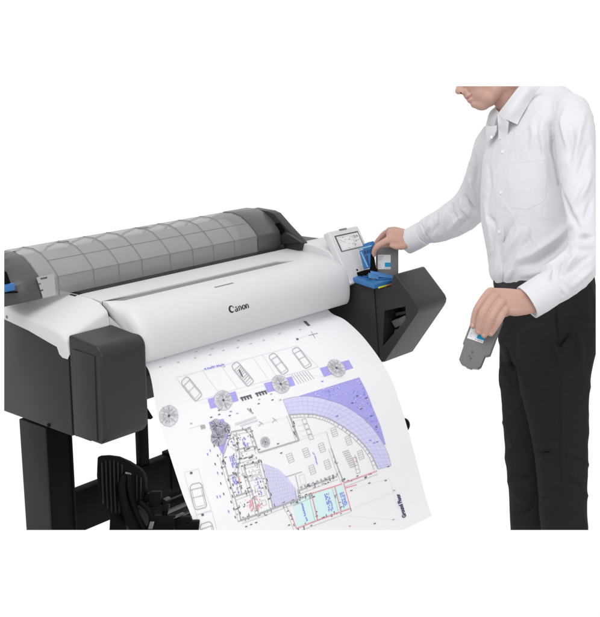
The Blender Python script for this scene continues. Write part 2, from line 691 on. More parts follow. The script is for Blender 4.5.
# end plate
b = bmesh.new()
pts = [onX(*q, .955) for q in [(255, 254), (266.5, 211.7), (278, 212.5), (289, 224.5), (305, 242), (283, 241)]]
EP = [(.60, .95), (.56, 1.04), (.50, 1.09), (.43, 1.108), (.345, 1.106), (.318, 1.099), (.267, 1.06), (.186, 1.003), (.20, .95)]
yz_prism(b, EP, .925, .965, .004)
ep = obj("end_plate", b, M['dark'], PR)
b = bmesh.new()
extrude_poly(b, [onX(*q, .922) for q in [(275, 224), (280, 222.5), (285, 230), (281, 234)]], (-.004, 0, 0))
obj("plate_recess", b, M['black'], ep)
b = bmesh.new()
extrude_poly(b, [onX(*q, .923) for q in [(283, 235), (288, 232), (303, 242), (285, 243.5)]], (-.012, 0, 0), .002)
extrude_poly(b, [onX(*q, .915) for q in [(273, 247), (284, 244), (285, 248), (274, 251)]], (-.012, 0, 0), .002)
obj("plate_latch", b, M['dark'], ep)
# left end housing of the roll holder, smoky dark, with the blue release lever
b = bmesh.new()
LE = [(y + .001, z - .001) for y, z in RC]
yz_prism(b, LE, -.42, -.1555, .006)
lh = obj("roll_holder", b, M['smokydark'], PR)
b = bmesh.new()
extrude_poly(b, [onX(*q, -.1545) for q in [(33.5, 277.5), (36.5, 279.5), (40.5, 286), (43, 298.5), (36, 300), (34, 290)]], (.004, 0, 0), .001)
obj("holder_edge", b, M['slot'], lh)
b = bmesh.new()
fbox(b, onY(2, 292.2, .283), onY(13, 289.6, .283) - onY(2, 292.2, .283), (0, -.012, 0), (0, 0, .022), .004)
obj("release_lever", b, M['blue'], lh)
b = bmesh.new()
extrude_poly(b, [onY(*q, .284) for q in [(2, 270), (6, 272), (10.5, 285.5), (2, 287)]], (0, -.006, 0), .002)
extrude_poly(b, [onY(*q, .284) for q in [(2, 291.8), (16.5, 291), (16.5, 292.6), (2, 293.2)]], (0, -.008, 0), .001)
obj("lever_slot", b, M['black'], lh)
# scale label on the cover
b = bmesh.new()
lab = [(36.5, 277.5), (54, 273.5), (56, 295), (43, 298)]
Y_ = .2855
extrude_poly(b, [onY(*q, Y_ - .001) for q in lab], (0, .0008, 0))
sl = obj("scale_label", b, mat("scale_label_grey", (.42, .42, .425), .5, .3), rc)
b = bmesh.new()
for (u, v, w, h) in ((44, 277.5, 6.5, 1.4), (39.5, 283.4, 2.6, 1.2), (42, 289.6, 2.4, 1.4)):
    extrude_poly(b, [onY(*q, Y_ - .0022) for q in [(u - w / 2, v + w * .1), (u + w / 2, v - w * .1), (u + w / 2, v - w * .1 + h), (u - w / 2, v + w * .1 + h)]], (0, .0006, 0))
obj("scale_mark", b, M['markdark'], sl)

# the paper roll inside
b = bmesh.new()
cyl(b, (-.15, .45, 1.0), (.795, .45, 1.0), .082, 48, .002)
rl = obj("paper_roll", b, M['roll'], None, loc=(.32, .45, .918))
tag(rl, "pale roll of paper lying under the smoky ribbed cover of the printer", "paper roll")

# ---- ink unit at the right end
UX0, UX1 = .98, 1.16
UP_ = [(.30, .602), (.30, .885), (-.02, .892), (-.112, .872), (-.182, .882), (-.196, .934), (-.206, .931), (-.283, .857), (-.297, .843),
       (-.3035, .830), (-.3015, .816), (-.293, .800), (-.163, .606), (-.150, .602)]
b = bmesh.new()
yz_prism(b, UP_, UX0, UX1, .005, 3, 45)
cut = bmesh.new()
op = [onX(*q, UX0) for q in [(384.3, 310.7), (405.4, 306.4), (406.2, 318.8), (382.8, 346.3)]]
extrude_poly(cut, [p + Vector((-.02, 0, 0)) for p in op], (.12, 0, 0))
b = cut_out(b, cut)
iu = obj("ink_unit", b, M['dark'], PR, angle=32)
b = bmesh.new()
for quad, dx in (([(386, 323), (392, 320), (396, 327), (390, 330)], .03), ([(394, 320), (402, 316), (403, 323), (397, 330)], .02),
                 ([(386, 332), (393, 331), (391, 338), (385, 342)], .05), ([(385, 316), (404, 312), (404, 315), (385, 320)], .06)):
    extrude_poly(b, [onX(*q, UX0 + .012) + Vector((dx, 0, 0)) for q in quad], (.02, 0, 0), .004)
obj("inner_bracket", b, mat("bracket_grey", (.13, .13, .135), .4, .45, .05, 50), iu)
# inner cheek between cover and ink unit
b = bmesh.new()
yz_prism(b, [(.2, .62), (.2, .90), (.0, .8935), (-.114, .8755), (-.14, .62)], .974, .9795, .002)
obj("inner_cheek", b, M['dark2'], PR)
# faint marking near the lower edge
b = bmesh.new()

# ---- control panel
p_bl, p_tl = onX(346.5, 273.5, .95), onX(328, 231.8, .95)
upv = p_tl - p_bl
nrm = Vector((1, 0, 0)).cross(upv).normalized()
if nrm.y > 0: nrm = -nrm
b = bmesh.new()
fbox(b, p_bl - upv * .25, (.176, 0, 0), upv * 1.25, -nrm * .03, .007, 3)
cpn = obj("control_panel", b, M['white'], PR)
PW = .176


def panel_quad(bm, x0, y0, x1, y1, off, th=.0012):
    o = p_bl + Vector((x0 * PW, 0, 0)) + upv * y0 + nrm * off
    fbox(bm, o, ((x1 - x0) * PW, 0, 0), upv * (y1 - y0), nrm * th)


def panel_uv(u, v):
    d = ray(u, v)
    k = (p_bl - CAM).dot(nrm) / d.dot(nrm)
    p = CAM + d * k - p_bl
    return p.x / PW, p.dot(upv) / upv.length_squared


b = bmesh.new()
panel_quad(b, .13, .49, .91, .875, -.0006, .0016)
fr = obj("screen", b, M['markdark'], cpn)
b = bmesh.new()
panel_quad(b, .16, .505, .88, .845, .0012, .0008)
obj("screen_glass", b, M['screen'], fr)
b = bmesh.new()
for q in ((.19, .52, .62, .80), (.65, .52, .86, .66), (.65, .69, .86, .82)):
    panel_quad(b, *q, .0022, .0005)
obj("screen_tile", b, M['screenlight'], fr)
b = bmesh.new()
random.seed(3)
for k in range(26):
    x, y = random.uniform(.2, .8), random.uniform(.53, .8)
    w = random.uniform(.015, .06)
    panel_quad(b, x, y, x + w, y + .012, .003, .0004)
panel_quad(b, .68, .73, .76, .80, .003, .0004)
panel_quad(b, .78, .74, .84, .79, .003, .0004)
obj("screen_text", b, M['grey'], fr)
b = bmesh.new()
panel_quad(b, .37, .965, .60, 1.003, -.004, .0052)
obj("panel_notch", b, M['slot'], cpn)
b = bmesh.new()
u_, v_ = panel_uv(357, 270)
o = p_bl + Vector((u_ * PW, 0, 0)) + upv * v_
cyl(b, o - nrm * .002, o + nrm * .0015, .004, 16)
obj("indicator", b, M['black'], cpn)

# ---- blue ink levers
LX = 1.0


def lx(u, v, x=LX): return onX(u, v, x)


# raised lever
b = bmesh.new()
extrude_poly(b, [lx(359, 251), lx(370.2, 247.5), lx(369.6, 267.5), (lx(363.6, 269.6))], (.016, 0, 0), .002)
extrude_poly(b, [lx(362.5, 244.5, .998), lx(368.5, 242, .998), lx(370.8, 247), lx(369.8, 252.5), lx(363, 254)], (.030, 0, 0), .003)
for v_ in b.verts: v_.co.x += .0 if v_.co.z < 1.02 else .0015
lv = obj("ink_lever", b, M['blue'], iu, label="blue ink lever standing raised behind the grey ink tank")
b = bmesh.new()
extrude_poly(b, [lx(357.8, 248.6, .996), lx(371, 245.2, .996), lx(371, 246.6, .996), lx(357.8, 250.2, .996)], (.006, 0, 0), .001)
extrude_poly(b, [lx(360.2, 252, .9985), lx(361.2, 251.7, .9985), lx(368.2, 266.6, .9985), lx(367.2, 267.4, .9985)], (.003, 0, 0), .0008)
obj("lever_edge", b, M['bluelight'], lv)
for (u, v) in ((363.6, 250.8), (366.2, 250.2), (368.6, 249.6)):
    b = bmesh.new()
    extrude_poly(b, [lx(u, v, .9965), lx(u + 1.2, v - .3, .9965), lx(u + 1.5, v + 3.4, .9965), lx(u + .3, v + 3.7, .9965)], (.003, 0, 0), .0006)
    obj("lever_slot", b, M['deepblue'], lv)
b = bmesh.new()
extrude_poly(b, [lx(364.6, 256, .9985), lx(367.6, 255.3, .9985), lx(369, 266, .9985), lx(368.4, 266.2, .9985)], (.003, 0, 0), .0008)
obj("lever_panel", b, M['deepblue'], lv)
b = bmesh.new()
extrude_poly(b, [lx(369.4, 254, 1.005), lx(372, 254.4, 1.005), lx(374.4, 269.6, 1.005), lx(369.6, 270.5, 1.005)], (.012, 0, 0), .002)
obj("lever_hinge", b, M['black'], iu)
b = bmesh.new()
extrude_poly(b, [lx(352.6, 276.5, 1.004), lx(357, 272.5, 1.004), lx(364, 270.2, 1.004), lx(374, 269, 1.004), lx(375, 272, 1.004), lx(362, 276, 1.004)], (.02, 0, 0), .002)
obj("lever_seat", b, M['black'], iu)
# closed lever lying over the slot
b = bmesh.new()
c = [onZ(*q, .899) for q in [(352.8, 277.4), (360, 274.3), (370, 271.2), (378, 273.4), (392.4, 276.6), (392.6, 279.6), (374.5, 284.2)]]
extrude_poly(b, c, (0, 0, -.018), .003, 2)
cc = [onZ(*q, .9) for q in [(376.5, 280), (381, 277), (391.6, 277.2), (391.8, 279.2)]]
extrude_poly(b, cc, (0, 0, .003), .001)
cc = [onZ(*q, .9) for q in [(361, 275.6), (369, 273), (375, 274.6), (367, 277.6)]]
extrude_poly(b, cc, (0, 0, .003), .001)
lv2 = obj("ink_lever", b, M['blue'], iu, label="blue ink lever folded flat over the ink slot, striped at its tip")
b = bmesh.new()
extrude_poly(b, [W(370.5, 270.6, 3.952), W(381, 272.6, 3.952), W(392.7, 275.6, 3.952), W(392.7, 278.4, 3.945), W(381, 277.4, 3.945), W(370.5, 274.6, 3.945)], FWD * .014, .0015)
extrude_poly(b, [W(368.5, 272.6, 3.94), W(378.5, 275, 3.94), W(379, 279.6, 3.93), W(368.5, 277.6, 3.93)], FWD * .012, .0015)
obj("lever_rim", b, M['blue'], lv2)
for q in ((375.5, 284.6, 4.5, -1.1), (383.5, 282.6, 5.5, -1.4)):
    b = bmesh.new()
    a_, e_ = onZ(q[0], q[1], .893), onZ(q[0] + q[2], q[1] + q[3], .893)
    nn = Vector(((e_ - a_).y, -(e_ - a_).x, 0)).normalized()
    if nn.dot(FWD) > 0: nn = -nn
    fbox(b, a_ - nn * .004, e_ - a_, nn * .0055, (0, 0, -.004), .0005)
    obj("lever_slot", b, M['deepblue'], lv2)
tip = c[6] + Vector((0, 0, -.0135))
tdir = c[5] - c[6]
nn = Vector((tdir.y, -tdir.x, 0)).normalized()
if nn.dot(FWD) > 0: nn = -nn
for mname, t0, t1, nm in (('yellow', .22, .66, 'yellow_stripe'), ('orange', .68, .94, 'orange_stripe')):
    b = bmesh.new()
    fbox(b, tip + tdir * t0 - nn * .003, tdir * (t1 - t0), nn * .0045, (0, 0, -.0055), .0005)
    obj(nm, b, M[mname], lv2)

# ---- stand
lc = (-.2, .16, 0)
b = bmesh.new()
box(b, (-.2, .25, .10), (-.11, .385, .585), .005)
obj("stand_leg", b, M['legdark'], PR)
b = bmesh.new()
box(b, (-.1135, .243, .10), (-.105, .30, .583), .002)
box(b, (-.196, .2465, .10), (-.109, .2525, .583), .002)
obj("leg_face", b, M['black'], PR)
b = bmesh.new()
box(b, (-.108, .29, .175), (1.02, .33, .318), .004)
for (x0, x1, zt) in ((.345, .95, .326),):
    box(b, (x0, .285, .19), (x1, .335, zt), .004)
obj("crossbar", b, M['black'], PR)
b = bmesh.new()
box(b, (.14, .30, -.10), (1.0, .325, .172), .004)
obj("lower_panel", b, M['black'], PR)
b = bmesh.new()
box(b, (.2135, .295, .30), (.2535, .32, .66), .004)
obj("rear_post", b, M['black'], PR)
b = bmesh.new()
extrude_poly(b, [onY(147, 407, .02), onY(153.5, 417.5, .02), (onY(151, 419.5, .02)), onY(146, 419, .02)], (0, .012, 0), .002)
obj("paper_guide", b, M['black'], PR)
b = bmesh.new()
box(b, (1.02, .25, .10), (1.11, .385, .602), .005)
obj("stand_leg", b, M['legdark'], PR)

# ribbed end pad of the take-up basket
d0 = 2.83
e_n = (ray(112, 490) * -1).normalized()


def pad(u, v, dd=0.0):
    t = (u - 98) / 50.0
    return W(u, v, 3.2 + .10 * t + dd)


outl = [(97.5, 456.5), (107, 456), (117, 457.3), (128, 462), (139, 469), (143.5, 474), (145.2, 481), (145.3, 494), (142, 504),
        (134, 509), (122, 514), (109, 515), (103, 506), (99, 494), (96.5, 476)]
b = bmesh.new()
extrude_poly(b, [pad(u, v) for u, v in outl], FWD * .03 + RIGHT * .004, .005, 3)
pd = obj("basket_end_pad", b, M['black'], PR)
b = bmesh.new()
for u, v0, v1 in ((101.5, 463, 503), (105.5, 461.5, 508), (109.5, 461, 511.5), (113.5, 461, 512), (117.5, 462.5, 511.5), (121.5, 465, 510)):
    tube(b, [pad(u, v0, -.003), pad(u + .8, (v0 + v1) / 2, -.005), pad(u + 2.0, v1, -.003)], [.0032] * 3, seg=8)
for u, v0, v1 in ((136.5, 476, 499), (140.5, 478, 499)):
    tube(b, [pad(u, v0, -.003), pad(u, v1, -.003)], [.003] * 2, seg=8)
obj("pad_rib", b, M['blackgloss'], pd)
b = bmesh.new()
tube(b, [pad(123, 477, -.008), pad(121.5, 488, -.014), pad(124, 503, -.016), pad(130, 520, -.016), pad(137, 534, -.016)], [.010, .012, .013, .016, .018], seg=14)
tube(b, [pad(128, 476, -.008), pad(129, 490, -.012), pad(133, 505, -.012), pad(139, 520, -.012), pad(146, 534, -.012)], [.008, .009, .010, .012, .014], seg=14)
obj("basket_arm", b, M['black'], pd)
b = bmesh.new()
tube(b, [pad(126, 473, -.008), pad(130, 474, -.01)], [.004, .004], seg=10)
obj("pad_peg", b, M['steel'], pd)
b = bmesh.new()
box_p = [pad(110, 513, .01), pad(123, 513, .01), pad(128, 534, .01), pad(109, 534, .01)]
extrude_poly(b, box_p, FWD * .03, .004)
obj("pad_foot", b, M['black'], pd)
# roller and brackets behind the pad, all of it behind the sheet
ax = Vector((1, 0, 0))
YB = .0
b = bmesh.new()
r0 = onY(152, 518, YB + .04)
cyl(b, r0, r0 + ax * .80, .034, 28, .003)
cyl(b, r0 + ax * -.03, r0 + ax * .02, .045, 28, .004)
obj("basket_roller", b, M['blackgloss'], PR)
b = bmesh.new()
q0 = onY(163, 515, YB)
fbox(b, q0, ax * .70, Vector((0, -.008, .0)), Vector((0, 0, .012)), .002)
obj("roller_bar", b, M['steel'], PR)
b = bmesh.new()
for (u, v, w, h, d) in ((143, 503, 14, 9, 3.3), (148, 508, 12, 16, 3.28), (150, 532, 24, 16, 3.26), (168, 525, 22, 8, 3.28), (150, 497, 8, 5, 3.31), (164, 533, 34, 12, 3.28), (160, 512, 8, 7, 3.27)):
    fbox(b, W(u, v, d), RIGHT * (w * d / F), UP * (h * d / F) + RIGHT * .004, FWD * .03, .004)
tube(b, [W(141, 503, 3.28), W(150, 512, 3.27), W(152, 522, 3.27), W(148, 532, 3.27)], [.010] * 4, seg=12)
tube(b, [W(160, 500, 3.31), W(166, 506, 3.30), W(164, 516, 3.29)], [.009] * 3, seg=12)
obj("roller_bracket", b, M['black'], PR)
for o_, ex_, ey_, ez_ in ((W(148, 529, 3.25), RIGHT * .013, UP * .022 + RIGHT * .006, FWD * .006), (W(162, 502, 3.3), ax * .035, Vector((0, 0, .004)), Vector((0, .01, 0))),
                          (W(174, 519, 3.26), ax * .045, Vector((0, 0, .004)), Vector((0, .01, 0)))):
    b = bmesh.new()
    fbox(b, o_, ex_, ey_, ez_, .001)
    obj("bracket_tab", b, M['steel'], PR)
# knob on the far end of the basket
b = bmesh.new()
k0 = onX(404, 425, 1.04)
ball(b, k0, (.022, .026, .022))
cyl(b, k0 + Vector((-.05, 0, 0)), k0, .012, 16)
obj("basket_knob", b, M['black'], PR)

# ============================================================== PRINTED SHEET
PWID = .885
Lraw = [(.06, .796), (.02, .793), (-.004, .778), (-.018, .742), (-.027, .694), (-.040, .640), (-.069, .569), (-.097, .505), (-.141, .411),
        (-.170, .362), (-.196, .313), (-.240, .215), (-.27, .13), (-.29, .06)]
RPX = [(345, 320), (360, 333.5), (372, 348), (382, 362.5), (391.7, 380), (399, 400), (404.5, 418), (410, 437), (413.8, 451), (420, 475), (426, 498), (432, 516)]
Rraw = [(.06, .796), (.025, .788), (.0, .775)] + [tuple(onX(u, v, .885)[1:]) for u, v in RPX]
NS = 120
LC, Ll = smooth_curve(Lraw, NS)
RCv, Rl = smooth_curve(Rraw, NS)
SL = Rl                         # sheet length


def sheet(x, s):
    """sheet point at x across (0..PWID) and s along (0..SL)"""
    t = max(0.0, min(NS - 1.001, s / SL * (NS - 1)))
    i = int(t); f_ = t - i
    l = LC[i] * (1 - f_) + LC[i + 1] * f_
    r = RCv[i] * (1 - f_) + RCv[i + 1] * f_
    k = x / PWID
    return Vector((x, l[0] * (1 - k) + r[0] * k, l[1] * (1 - k) + r[1] * k))


def sheet_n(x, s):
    a = sheet(min(x + .004, PWID), s) - sheet(max(x - .004, 0), s)
    c = sheet(x, s + .006) - sheet(x, s - .006)
    n = c.cross(a).normalized()
    if n.dot(FWD) > 0: n = -n
    return n


_grid = []
for i in range(61):
    for j in range(91):
        x, s = PWID * i / 60, SL * j / 90
        p = sheet(x, s)
        if sheet_n(x, s).dot(p - CAM) < 0:
            u, v = proj(p)
            _grid.append((u, v, x, s))
_ga = np.array(_grid)


def on_sheet(u, v):
    """survey: sheet coordinates of a spot of the photograph"""
    k = np.argmin((_ga[:, 0] - u) ** 2 + (_ga[:, 1] - v) ** 2)
    x, s = _ga[k, 2], _ga[k, 3]
    for _ in range(8):
        a = proj(sheet(x, s)); bx = proj(sheet(x + .001, s)); bs = proj(sheet(x, s + .001))
        J = np.array([[(bx[0] - a[0]), (bs[0] - a[0])], [(bx[1] - a[1]), (bs[1] - a[1])]]) / .001
        try:
            dx, ds = np.linalg.solve(J, [u - a[0], v - a[1]])
        except Exception:
            break
        x += max(-.05, min(.05, dx)); s += max(-.05, min(.05, ds))
        x = max(-.05, min(PWID + .05, x)); s = max(0, min(SL, s))
    return x, s


sb = bmesh.new()
MI = {}
SM = []


def mi(name):
    if name not in MI:
        MI[name] = len(SM); SM.append(M[name])
    return MI[name]


mi('paper')
gv = []
GX, GS = 48, 118
for i in range(GX + 1):
    gv.append([sb.verts.new(sheet(PWID * i / GX, SL * j / GS)) for j in range(GS + 1)])
for i in range(GX):
    for j in range(GS):
        f = sb.faces.new((gv[i][j], gv[i + 1][j], gv[i + 1][j + 1], gv[i][j + 1]))
        f.material_index = 0


def s_face(pts, m, off):
    vs = []
    for x, s in pts:
        x = min(max(x, .001), PWID - .001); s = min(max(s, .001), SL - .001)
        vs.append(sb.verts.new(sheet(x, s) + sheet_n(x, s) * off))
    try:
        f = sb.faces.new(vs)
    except ValueError:
        return
    f.material_index = mi(m)


LAYER = [0]


def s_line(a, c, w, m, off=.0016):
    """straight ink line in sheet coordinates"""
    if w < .012: w *= .74
    dx, ds = c[0] - a[0], c[1] - a[1]
    L = math.hypot(dx, ds)
    if L < 1e-5: return
    LAYER[0] = (LAYER[0] + 1) % 40
    off = off + LAYER[0] * .000012
    nx_, ns_ = -ds / L * w / 2, dx / L * w / 2
    n = max(1, int(L / .02))
    for i in range(n):
        t0, t1 = i / n, (i + 1) / n
        p, q = (a[0] + dx * t0, a[1] + ds * t0), (a[0] + dx * t1, a[1] + ds * t1)
        s_face([(p[0] - nx_, p[1] - ns_), (q[0] - nx_, q[1] - ns_), (q[0] + nx_, q[1] + ns_), (p[0] + nx_, p[1] + ns_)], m, off)


def P(u, v): return on_sheet(u, v)


def pl_line(pts, w, m, close=False, off=.0016):
    q = [P(*p) for p in pts]
    if close: q.append(q[0])
    for a, c in zip(q, q[1:]):
        s_line(a, c, w, m, off)


def tri_fill(poly, m, off, cell=.02):
    """fill a sheet polygon, cut into small cells so that it follows the curve"""
    b = bmesh.new()
    f = b.faces.new([b.verts.new((x, s, 0)) for x, s in poly])
    xs = [p[0] for p in poly]; ss = [p[1] for p in poly]
    bmesh.ops.triangulate(b, faces=b.faces)
    k = min(ss)
    while k < max(ss):
        k += cell
        bmesh.ops.bisect_plane(b, geom=b.verts[:] + b.edges[:] + b.faces[:], plane_co=(0, k, 0), plane_no=(0, 1, 0))
    k = min(xs)
    while k < max(xs):
        k += cell * 3
        bmesh.ops.bisect_plane(b, geom=b.verts[:] + b.edges[:] + b.faces[:], plane_co=(k, 0, 0), plane_no=(1, 0, 0))
    for f in b.faces:
        s_face([(v.co.x, v.co.y) for v in f.verts], m, off)
    b.free()


def fill(px, m, off=.0007, cell=.02):
    tri_fill([P(*p) for p in px], m, off, cell)


THIN, MED, THICK = .0016, .0028, .0050
random.seed(11)


def circle_pts(c, r, n=28, jag=0.0):
    return [(c[0] + r * (1 + random.uniform(-jag, jag)) * math.cos(2 * math.pi * i / n), c[1] + r * (1 + random.uniform(-jag, jag)) * math.sin(2 * math.pi * i / n)) for i in range(n)]


def tree_symbol(u, v, r, dark=False):
    c = P(u, v)
    LAYER[0] += 1
    tri_fill(circle_pts(c, r, 30, .06), 'treepale' if not dark else 'tree', (.0013 if not dark else .0013) + random.random() * .0002, .02)
    for k in range(70 if not dark else 34):
        a = random.uniform(0, 2 * math.pi)
        r0, r1 = r * random.uniform(.05, .6), r * random.uniform(.7, 1.04)
        s_line((c[0] + r0 * math.cos(a), c[1] + r0 * math.sin(a)), (c[0] + r1 * math.cos(a + random.uniform(-.3, .3)), c[1] + r1 * math.sin(a)), .0011, 'grey' if not dark else 'ink', .0019)
    for rr in (.55, 1.0):
        q = circle_pts(c, r * rr, 24, .05)
        for a, d in zip(q, q[1:] + q[:1]):
            s_line(a, d, .0012, 'grey', .0019)
    tri_fill(circle_pts(c, r * .14, 10), 'ink', .0030)


def plan_car(a, c, wid, detail=False):
    """rounded car outline from nose a to tail c (sheet coordinates)"""
    d = Vector((c[0] - a[0], c[1] - a[1])); L = d.length; d /= L
    n = Vector((-d.y, d.x))

    def at(t, w): return (a[0] + d.x * t * L + n.x * w * wid, a[1] + d.y * t * L + n.y * w * wid)
    out = [at(.0, -.28), at(.0, .28), at(.05, .42), at(.16, .5), at(.9, .5), at(.98, .42), at(1, .28), at(1, -.28), at(.98, -.42), at(.9, -.5), at(.16, -.5), at(.05, -.42)]
    for p, q in zip(out, out[1:] + out[:1]): s_line(p, q, .0034, 'grey')
    ins = [at(.2, -.38), at(.2, .38), at(.9, .38), at(.9, -.38)]
    for p, q in zip(ins, ins[1:] + ins[:1]): s_line(p, q, .0017, 'grey')
    s_line(at(.2, -.5), at(.2, .5), .0030, 'grey')
    s_line(at(.52, -.5), at(.52, .5), .0024, 'grey')
    if detail:
        for t in (.28, .36, .44, .62, .7, .8):
            s_line(at(t, -.42), at(t + .02, .3), .0030, 'grey')
        s_line(at(.3, 0), at(.6, .2), .006, 'ink')


# fills first
fill([(283, 400), (282.8, 399.5), (292, 397.6), (300, 396.6), (310, 396.5), (320, 398.2), (330, 401), (340, 404), (347, 407.5), (355, 412.5), (363, 418.5), (370, 425.5), (376, 433),
      (381, 440.5), (385, 448), (388.5, 456), (391, 465.5), (377.5, 469), (375, 462), (372, 456.5), (365, 446.5), (355, 436), (343, 427), (330, 419.5), (324, 417), (313, 414.3), (300, 414.2), (289, 414.8)], 'lilac2', .0011)
fill([(299, 396.0), (308, 393.2), (330, 386.5), (359, 377.6), (366, 391), (373, 409), (380, 425.5), (385.5, 445), (381, 438.5), (376, 431.3), (370, 424), (363, 417), (355, 411), (347, 406), (340, 402.6), (330, 399.5), (320, 396.8)], 'lilac', .0006)
fill([(263.3, 463), (279, 469.5), (288, 478), (296, 490), (297.2, 498), (273, 507.8)], 'lilac2', .0006)
fill([(208.7, 422), (223.3, 418.7), (229, 431.5), (222.7, 455), (217.5, 445.5), (212, 432.7)], 'lilac', .0006)
for a, c in (((209, 404), (237, 396)), ((265.5, 388), (293.5, 380.8)), ((321.8, 372.5), (351, 364))):
    s_line(P(*a), P(*c), .034, 'lilac', .0006)
fill([(292.5, 502.7), (310.5, 494.3), (316.7, 519.5), (297, 527.2)], 'cyanfill', .0006)
fill([(311.5, 493.6), (334, 487), (340.2, 510.6), (317.7, 519.4)], 'cyanfill', .0006)
fill([(335.2, 487), (342.5, 484.5), (349, 507.8), (341.3, 510.6)], 'cyanfill', .0006)

# parking row
pl_line([(176, 377.5), (204, 370.2), (250, 358), (296.7, 346)], THIN, 'pale')
pl_line([(195, 401.7), (235, 389.6), (280, 377), (318, 367)], THIN, 'pale')
for a, c in (((176, 377.5), (195, 401.7)), ((202.5, 370.6), (219, 393)), ((221, 365.5), (237, 388)), ((252.5, 357.5), (268, 379)), ((262, 355), (276, 376)), ((296.7, 346), (318, 367))):
    pl_line([a, c], THIN, 'pale')
for i, (a, c) in enumerate((((183.6, 379), (199, 398)), ((233.8, 363.6), (250.8, 384)), ((271, 354.5), (285.3, 373)), ((294.3, 348.5), (308.5, 367.2)))):
    plan_car(P(*a), P(*c), .035, i == 1)
for a, c in (((195.2, 483.5), (200.8, 508.6)), ((205, 522.8), (211, 546))):
    plan_car(P(*a), P(*c), .042)
pl_line([(184, 472.5), (198.2, 468.7), (211.2, 510), (196, 514.7)], THIN, 'pale', True)
pl_line([(196, 515), (211.5, 511), (217, 531)], THIN, 'pale'); pl_line([(196, 515), (201, 532)], THIN, 'pale')
for u, v in ((191, 473), (202.4, 514.8)):
    s_line(P(u - 1.2, v + .3), P(u + 1.2, v - .3), .009, 'ink')
# trees
tree_symbol(168.5, 415.8, .033)
tree_symbol(223, 400.3, .033)
tree_symbol(280.3, 384.2, .033)
tree_symbol(336.2, 368.2, .033)
tree_symbol(216.2, 425.8, .022, True)
tree_symbol(224.7, 428.2, .019, True)
tree_symbol(218.2, 438, .026, True)
tree_symbol(265, 442, .017)
# heavy dashes beside the parking
for a, c in (((240, 398.3), (251, 395.4)), ((255, 393.9), (266, 391))):
    pa_, pc_ = P(*a), P(*c)
    s_line(pa_, pc_, .006, 'ink')
    for t in (.1, .36, .62, .88):
        q = (pa_[0] + (pc_[0] - pa_[0]) * t, pa_[1] + (pc_[1] - pa_[1]) * t)
        s_line((q[0], q[1] - .003), (q[0] + .002, q[1] + .011), .008, 'ink')
# hatched ramp
for k in range(7):
    u = 291.5 + k * 2.6
    pl_line([(u, 374.6 - k * .65), (u + 7, 384.2 - k * .85)], .0022, 'grey')
pl_line([(308.3, 393.2), (359, 377.5), (373.2, 409.2), (380.2, 425.3), (385.5, 445)], THIN, 'lilac2')
pl_line([(282.8, 399.8), (292, 397.4), (300, 396.4), (310, 396.2), (320, 397.8), (330, 400.5), (340, 403.6), (347, 407), (355, 412), (363, 418), (370, 425), (376, 432.5), (381, 440), (385, 447.5), (388.5, 455.5), (391, 465.5), (377.5, 469.3)], THIN, 'grey')
pl_line([(282.8, 399.8), (288.7, 414.8)], THIN, 'grey')
wall_out = [(288.7, 414.7), (300, 414.0), (313, 414.1), (324, 416.7), (330, 419.2), (343, 426.6), (355, 435.6), (365, 446), (372, 456), (377.5, 468.5)]
wall_in = [(290.5, 418.2), (300, 417.2), (312, 417.3), (322, 419.8), (329, 422.4), (341.5, 429.6), (352.8, 438), (362.5, 448), (369.2, 458), (374, 470)]
pl_line(wall_out, .0042, 'grey'); pl_line(wall_in, .0022, 'grey')
for (a, c), (d, e) in zip(zip(wall_out, wall_out[1:]), zip(wall_in, wall_in[1:])):
    for t in (0, .33, .66):
        pl_line([(a[0] + (c[0] - a[0]) * t, a[1] + (c[1] - a[1]) * t), (d[0] + (e[0] - d[0]) * t, d[1] + (e[1] - d[1]) * t)], THIN, 'ink' if random.random() < .4 else 'grey')


for k in range(26):                                      # fine hatch of the terrace
    t = (k + .5) / 26
    def along(pl_, t):
        f_ = t * (len(pl_) - 1); i_ = min(len(pl_) - 2, int(f_)); f_ -= i_
        return (pl_[i_][0] + (pl_[i_ + 1][0] - pl_[i_][0]) * f_, pl_[i_][1] + (pl_[i_ + 1][1] - pl_[i_][1]) * f_)
    outer = [(283, 400), (300, 396.6), (320, 398.2), (340, 404), (355, 412.5), (370, 425.5), (381, 440.5), (388.5, 456), (391, 465.5)]
    pl_line([along(outer, t), along(wall_out, t)], .0011, 'hatch')
for r_ in (.25, .5, .75):
    pl_line([(a[0] + (c[0] - a[0]) * r_, a[1] + (c[1] - a[1]) * r_) for a, c in zip([along(outer, i / 14) for i in range(15)], [along(wall_out, i / 14) for i in range(15)])], .0010, 'hatch')
for k in range(90):                                      # planting marks in the violet bed
    t, r_ = random.random(), random.uniform(.06, .9)
    a = along([(308, 393.2), (335, 385), (359, 378), (366, 392), (373, 410), (380, 426)], t)
    c = along([(320, 396.2), (334, 400), (347, 405.6), (358, 413), (368, 422), (378, 434)], t)
    u, v = a[0] + (c[0] - a[0]) * r_, a[1] + (c[1] - a[1]) * r_
    s_line(P(u - .5, v + .3), P(u + .6, v - .5), random.uniform(.002, .004), random.choice(['lilac2', 'lilac2', 'blueink']))


